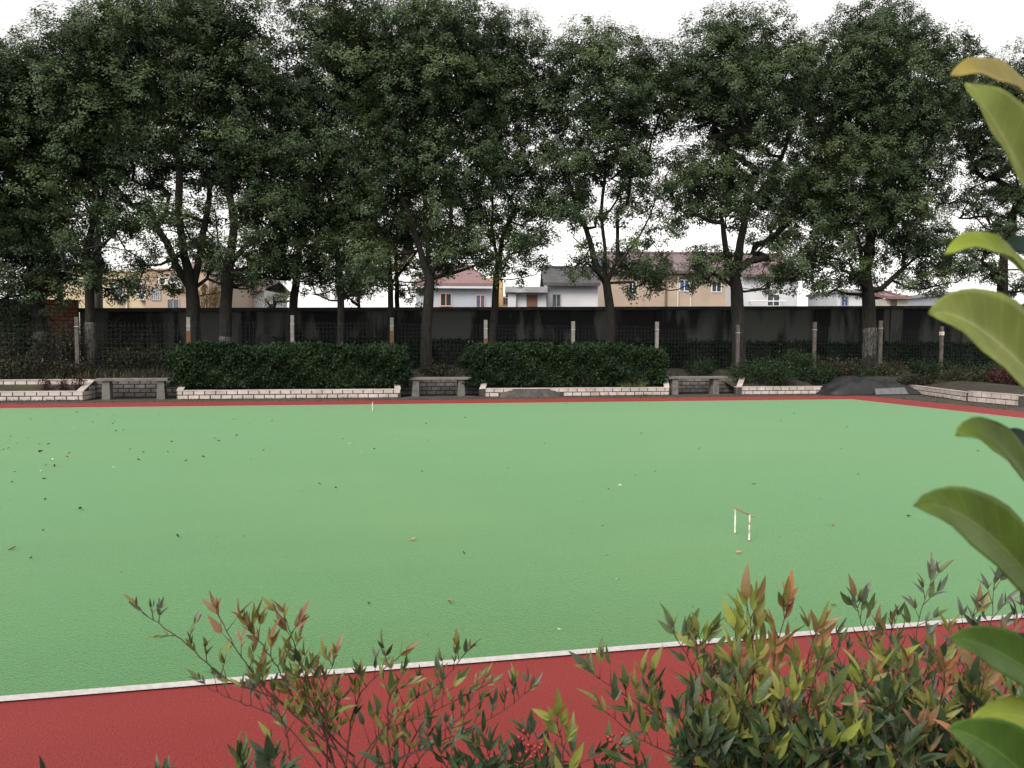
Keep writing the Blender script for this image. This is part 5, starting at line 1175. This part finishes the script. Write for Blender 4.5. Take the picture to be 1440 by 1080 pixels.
# ================================================================== BROADLEAF SHRUB AT THE RIGHT EDGE
def broad_mat(name, top, under):
    m, n, N, L = nodes(name); out = N('ShaderNodeOutputMaterial'); b = N('ShaderNodeBsdfPrincipled'); b.inputs['Roughness'].default_value = .42; b.inputs['Specular IOR Level'].default_value = .4
    g = N('ShaderNodeNewGeometry'); uv = N('ShaderNodeAttribute', attribute_name='blade'); sp = N('ShaderNodeSeparateXYZ'); L(uv.outputs['Vector'], sp.inputs[0])
    def math_(op, a, c=None, clamp=False):
        x = N('ShaderNodeMath', operation=op); x.use_clamp = clamp
        for i, v in enumerate((a, c)):
            if v is None: continue
            if isinstance(v, (int, float)): x.inputs[i].default_value = v
            else: L(v, x.inputs[i])
        return x.outputs[0]
    def mixc(f, a, c):
        x = N('ShaderNodeMix', data_type='RGBA'); L(f, x.inputs['Factor']); L(a, x.inputs[6]) if not isinstance(a, tuple) else setattr(x.inputs[6], 'default_value', (*a, 1)); x.inputs[7].default_value = (*c, 1); return x.outputs[2]
    ns = N('ShaderNodeTexNoise'); ns.inputs['Scale'].default_value = 30; ns.inputs['Detail'].default_value = 5; L(g.outputs['Position'], ns.inputs['Vector'])
    c = mixc(g.outputs['Backfacing'], top, under)
    av = math_('ABSOLUTE', sp.outputs[1])
    ph = math_('ADD', math_('MULTIPLY', sp.outputs[0], 62.0), math_('MULTIPLY', av, -9.0)); vein = math_('MULTIPLY', math_('SUBTRACT', math_('SINE', ph), .86), 3.0, True)
    mid = math_('SUBTRACT', 1.0, math_('MULTIPLY', av, 22.0), True)
    c = mixc(math_('MULTIPLY', vein, .28), c, tuple(min(1, v * 1.6) for v in under)); c = mixc(math_('MULTIPLY', mid, .6), c, tuple(min(1, v * 1.7) for v in under))
    edge = math_('MULTIPLY', math_('SUBTRACT', av, .93), 10.0, True); c = mixc(math_('MULTIPLY', edge, .25), c, tuple(v * .7 for v in top))
    mr = N('ShaderNodeMapRange'); mr.inputs[1].default_value = .3; mr.inputs[2].default_value = .7; mr.inputs[3].default_value = .78; mr.inputs[4].default_value = 1.18; L(ns.outputs['Fac'], mr.inputs[0])
    h = N('ShaderNodeHueSaturation'); L(c, h.inputs['Color']); L(mr.outputs[0], h.inputs['Value'])
    vs = N('ShaderNodeTexVoronoi'); vs.inputs['Scale'].default_value = 34; L(g.outputs['Position'], vs.inputs['Vector'])
    sr = N('ShaderNodeMapRange'); sr.inputs[1].default_value = .10; sr.inputs[2].default_value = .06; L(vs.outputs['Distance'], sr.inputs[0])
    c = mixc(math_('MULTIPLY', sr.outputs[0], .5), h.outputs[0], (.22, .18, .09)); L(c, b.inputs['Base Color'])
    bp = N('ShaderNodeBump'); bp.inputs['Strength'].default_value = .4; bp.inputs['Distance'].default_value = .0006; L(math_('MAXIMUM', vein, mid), bp.inputs['Height']); L(bp.outputs[0], b.inputs['Normal'])
    tr = N('ShaderNodeBsdfTranslucent'); L(c, tr.inputs['Color']); ms = N('ShaderNodeMixShader'); ms.inputs[0].default_value = .38
    L(b.outputs[0], ms.inputs[1]); L(tr.outputs[0], ms.inputs[2]); L(ms.outputs[0], out.inputs[0]); return m
BMAT = dict(green=broad_mat('broad_green', (.072, .140, .022), (.11, .175, .045)), olive=broad_mat('broad_olive', (.092, .150, .020), (.14, .185, .045)), bright=broad_mat('broad_bright', (.23, .29, .035), (.25, .29, .06)),
            tan=broad_mat('broad_tan', (.30, .25, .055), (.30, .23, .10)), pale=broad_mat('broad_pale', (.22, .265, .06), (.32, .31, .14)), teal=broad_mat('broad_teal', (.022, .060, .040), (.035, .075, .055)))
SB = W(1530, 1400, .62); SB.z = .3
bs = empty('broadleaf_shrub', SB, 'big out-of-focus curled leaves reaching in from a nearby shrub', 'shrub')
prn = random.Random(21)
def broad_leaf(tip, ctrl, base, dt, dc, db, wpx, side, mt, fold=.35, n=14, m=6, asym=1.0):
    """tip/ctrl/base pixels with depths; wpx full width; side = blade plane: 0 edge on, 1 facing the camera"""
    T_, C_, B_ = W(*tip, dt), W(*ctrl, dc), W(*base, db); k = dc / F; mb = MB(); rows = []
    for i in range(n + 1):
        f = i / n; c = B_ * (1 - f) ** 2 + C_ * 2 * f * (1 - f) + T_ * f * f; d = ((C_ - B_) * (1 - f) + (T_ - C_) * f).normalized()
        inpl = TOCAM.cross(d).normalized(); wd = (inpl * side + TOCAM * math.sqrt(max(0, 1 - side * side))).normalized(); nn = d.cross(wd).normalized()
        wv = wpx * k * .5 * (math.sin(math.pi * min(max(f, 0), 1) ** .85) ** .75 if 0 < f < 1 else 0) * (1 - .25 * max(0, f - .6) / .4)
        row = []
        for j in range(-m, m + 1):
            s_ = j / m; x = wv * s_ * (asym if s_ > 0 else 1.0); row.append(c + wd * x + nn * (fold * abs(s_) ** 1.3 * wv + .0009 * math.sin(f * 22 + s_ * 3) * abs(s_)))
        rows.append(row)
    for r in rows: mb.v += [tuple(p) for p in r]
    K = 2 * m + 1
    for i in range(n):
        for j in range(2 * m): a = i * K + j; mb.f.append((a, a + 1, a + K + 1, a + K))
    o = mb.build('leaf', BMAT[mt], bs, smooth=True)
    at = o.data.attributes.new('blade', 'FLOAT_VECTOR', 'POINT'); at.data.foreach_set('vector', [v for i in range(n + 1) for j in range(-m, m + 1) for v in (i / n, j / m, 0.0)])
    so = o.modifiers.new('thick', 'SOLIDIFY'); so.thickness = .0006
    stx = W(1520, base[1] + 40, .6)
    MB().tube([B_, B_.lerp(stx, .5) + Vector((0, 0, .003)), stx], [.0013, .0016, .002], 6).build('petiole', M['twig_green'], o, smooth=True)
    return o
broad_leaf((1337, 108), (1395, 72), (1500, 190), .50, .50, .56, 78, .75, 'tan', .25)
broad_leaf((1356, 118), (1405, 165), (1475, 330), .50, .49, .55, 105, .92, 'pale', .45)
broad_leaf((1329, 359), (1395, 305), (1480, 440), .50, .50, .56, 70, .62, 'bright', .3)
broad_leaf((1408, 350), (1452, 334), (1500, 430), .56, .56, .58, 62, .8, 'teal', .3)
broad_leaf((1305, 441), (1375, 425), (1500, 590), .48, .48, .56, 128, .9, 'pale', .4)
broad_leaf((1415, 452), (1450, 440), (1510, 470), .55, .55, .58, 60, .8, 'bright', .3)
broad_leaf((1344, 613), (1390, 575), (1490, 740), .50, .50, .56, 72, .75, 'olive', .3)
broad_leaf((1402, 614), (1444, 606), (1510, 720), .56, .56, .58, 54, .8, 'teal', .3)
broad_leaf((1284, 711), (1375, 690), (1510, 900), .47, .48, .56, 110, .85, 'olive', .3)
broad_leaf((1334, 898), (1395, 895), (1500, 985), .50, .50, .57, 74, .85, 'green', .35)
broad_leaf((1400, 905), (1440, 910), (1500, 960), .57, .57, .58, 60, .8, 'teal', .3)
broad_leaf((1364, 1015), (1420, 985), (1510, 1040), .52, .52, .57, 52, .75, 'bright', .3)
broad_leaf((1333, 1024), (1400, 1035), (1500, 1150), .48, .48, .56, 100, .9, 'green', .35)
for k in range(10):      # leaves on the hidden side of the stem
    y0 = 80 + k * 105 + prn.uniform(-20, 20)
    broad_leaf((1690 + prn.uniform(-30, 40), y0 - 30), (1620, y0 - 50), (1540, y0 + 60), .60, .62, .6, prn.uniform(80, 110), .8, prn.choice(['green', 'olive', 'bright']))
MB().tube([SB - Vector((0, 0, .05)), W(1535, 1080, .60), W(1525, 700, .6), W(1522, 350, .6), W(1520, 80, .6)], [.012, .009, .007, .005, .003], 9).build('stem', M['twig_green'], bs, smooth=True)
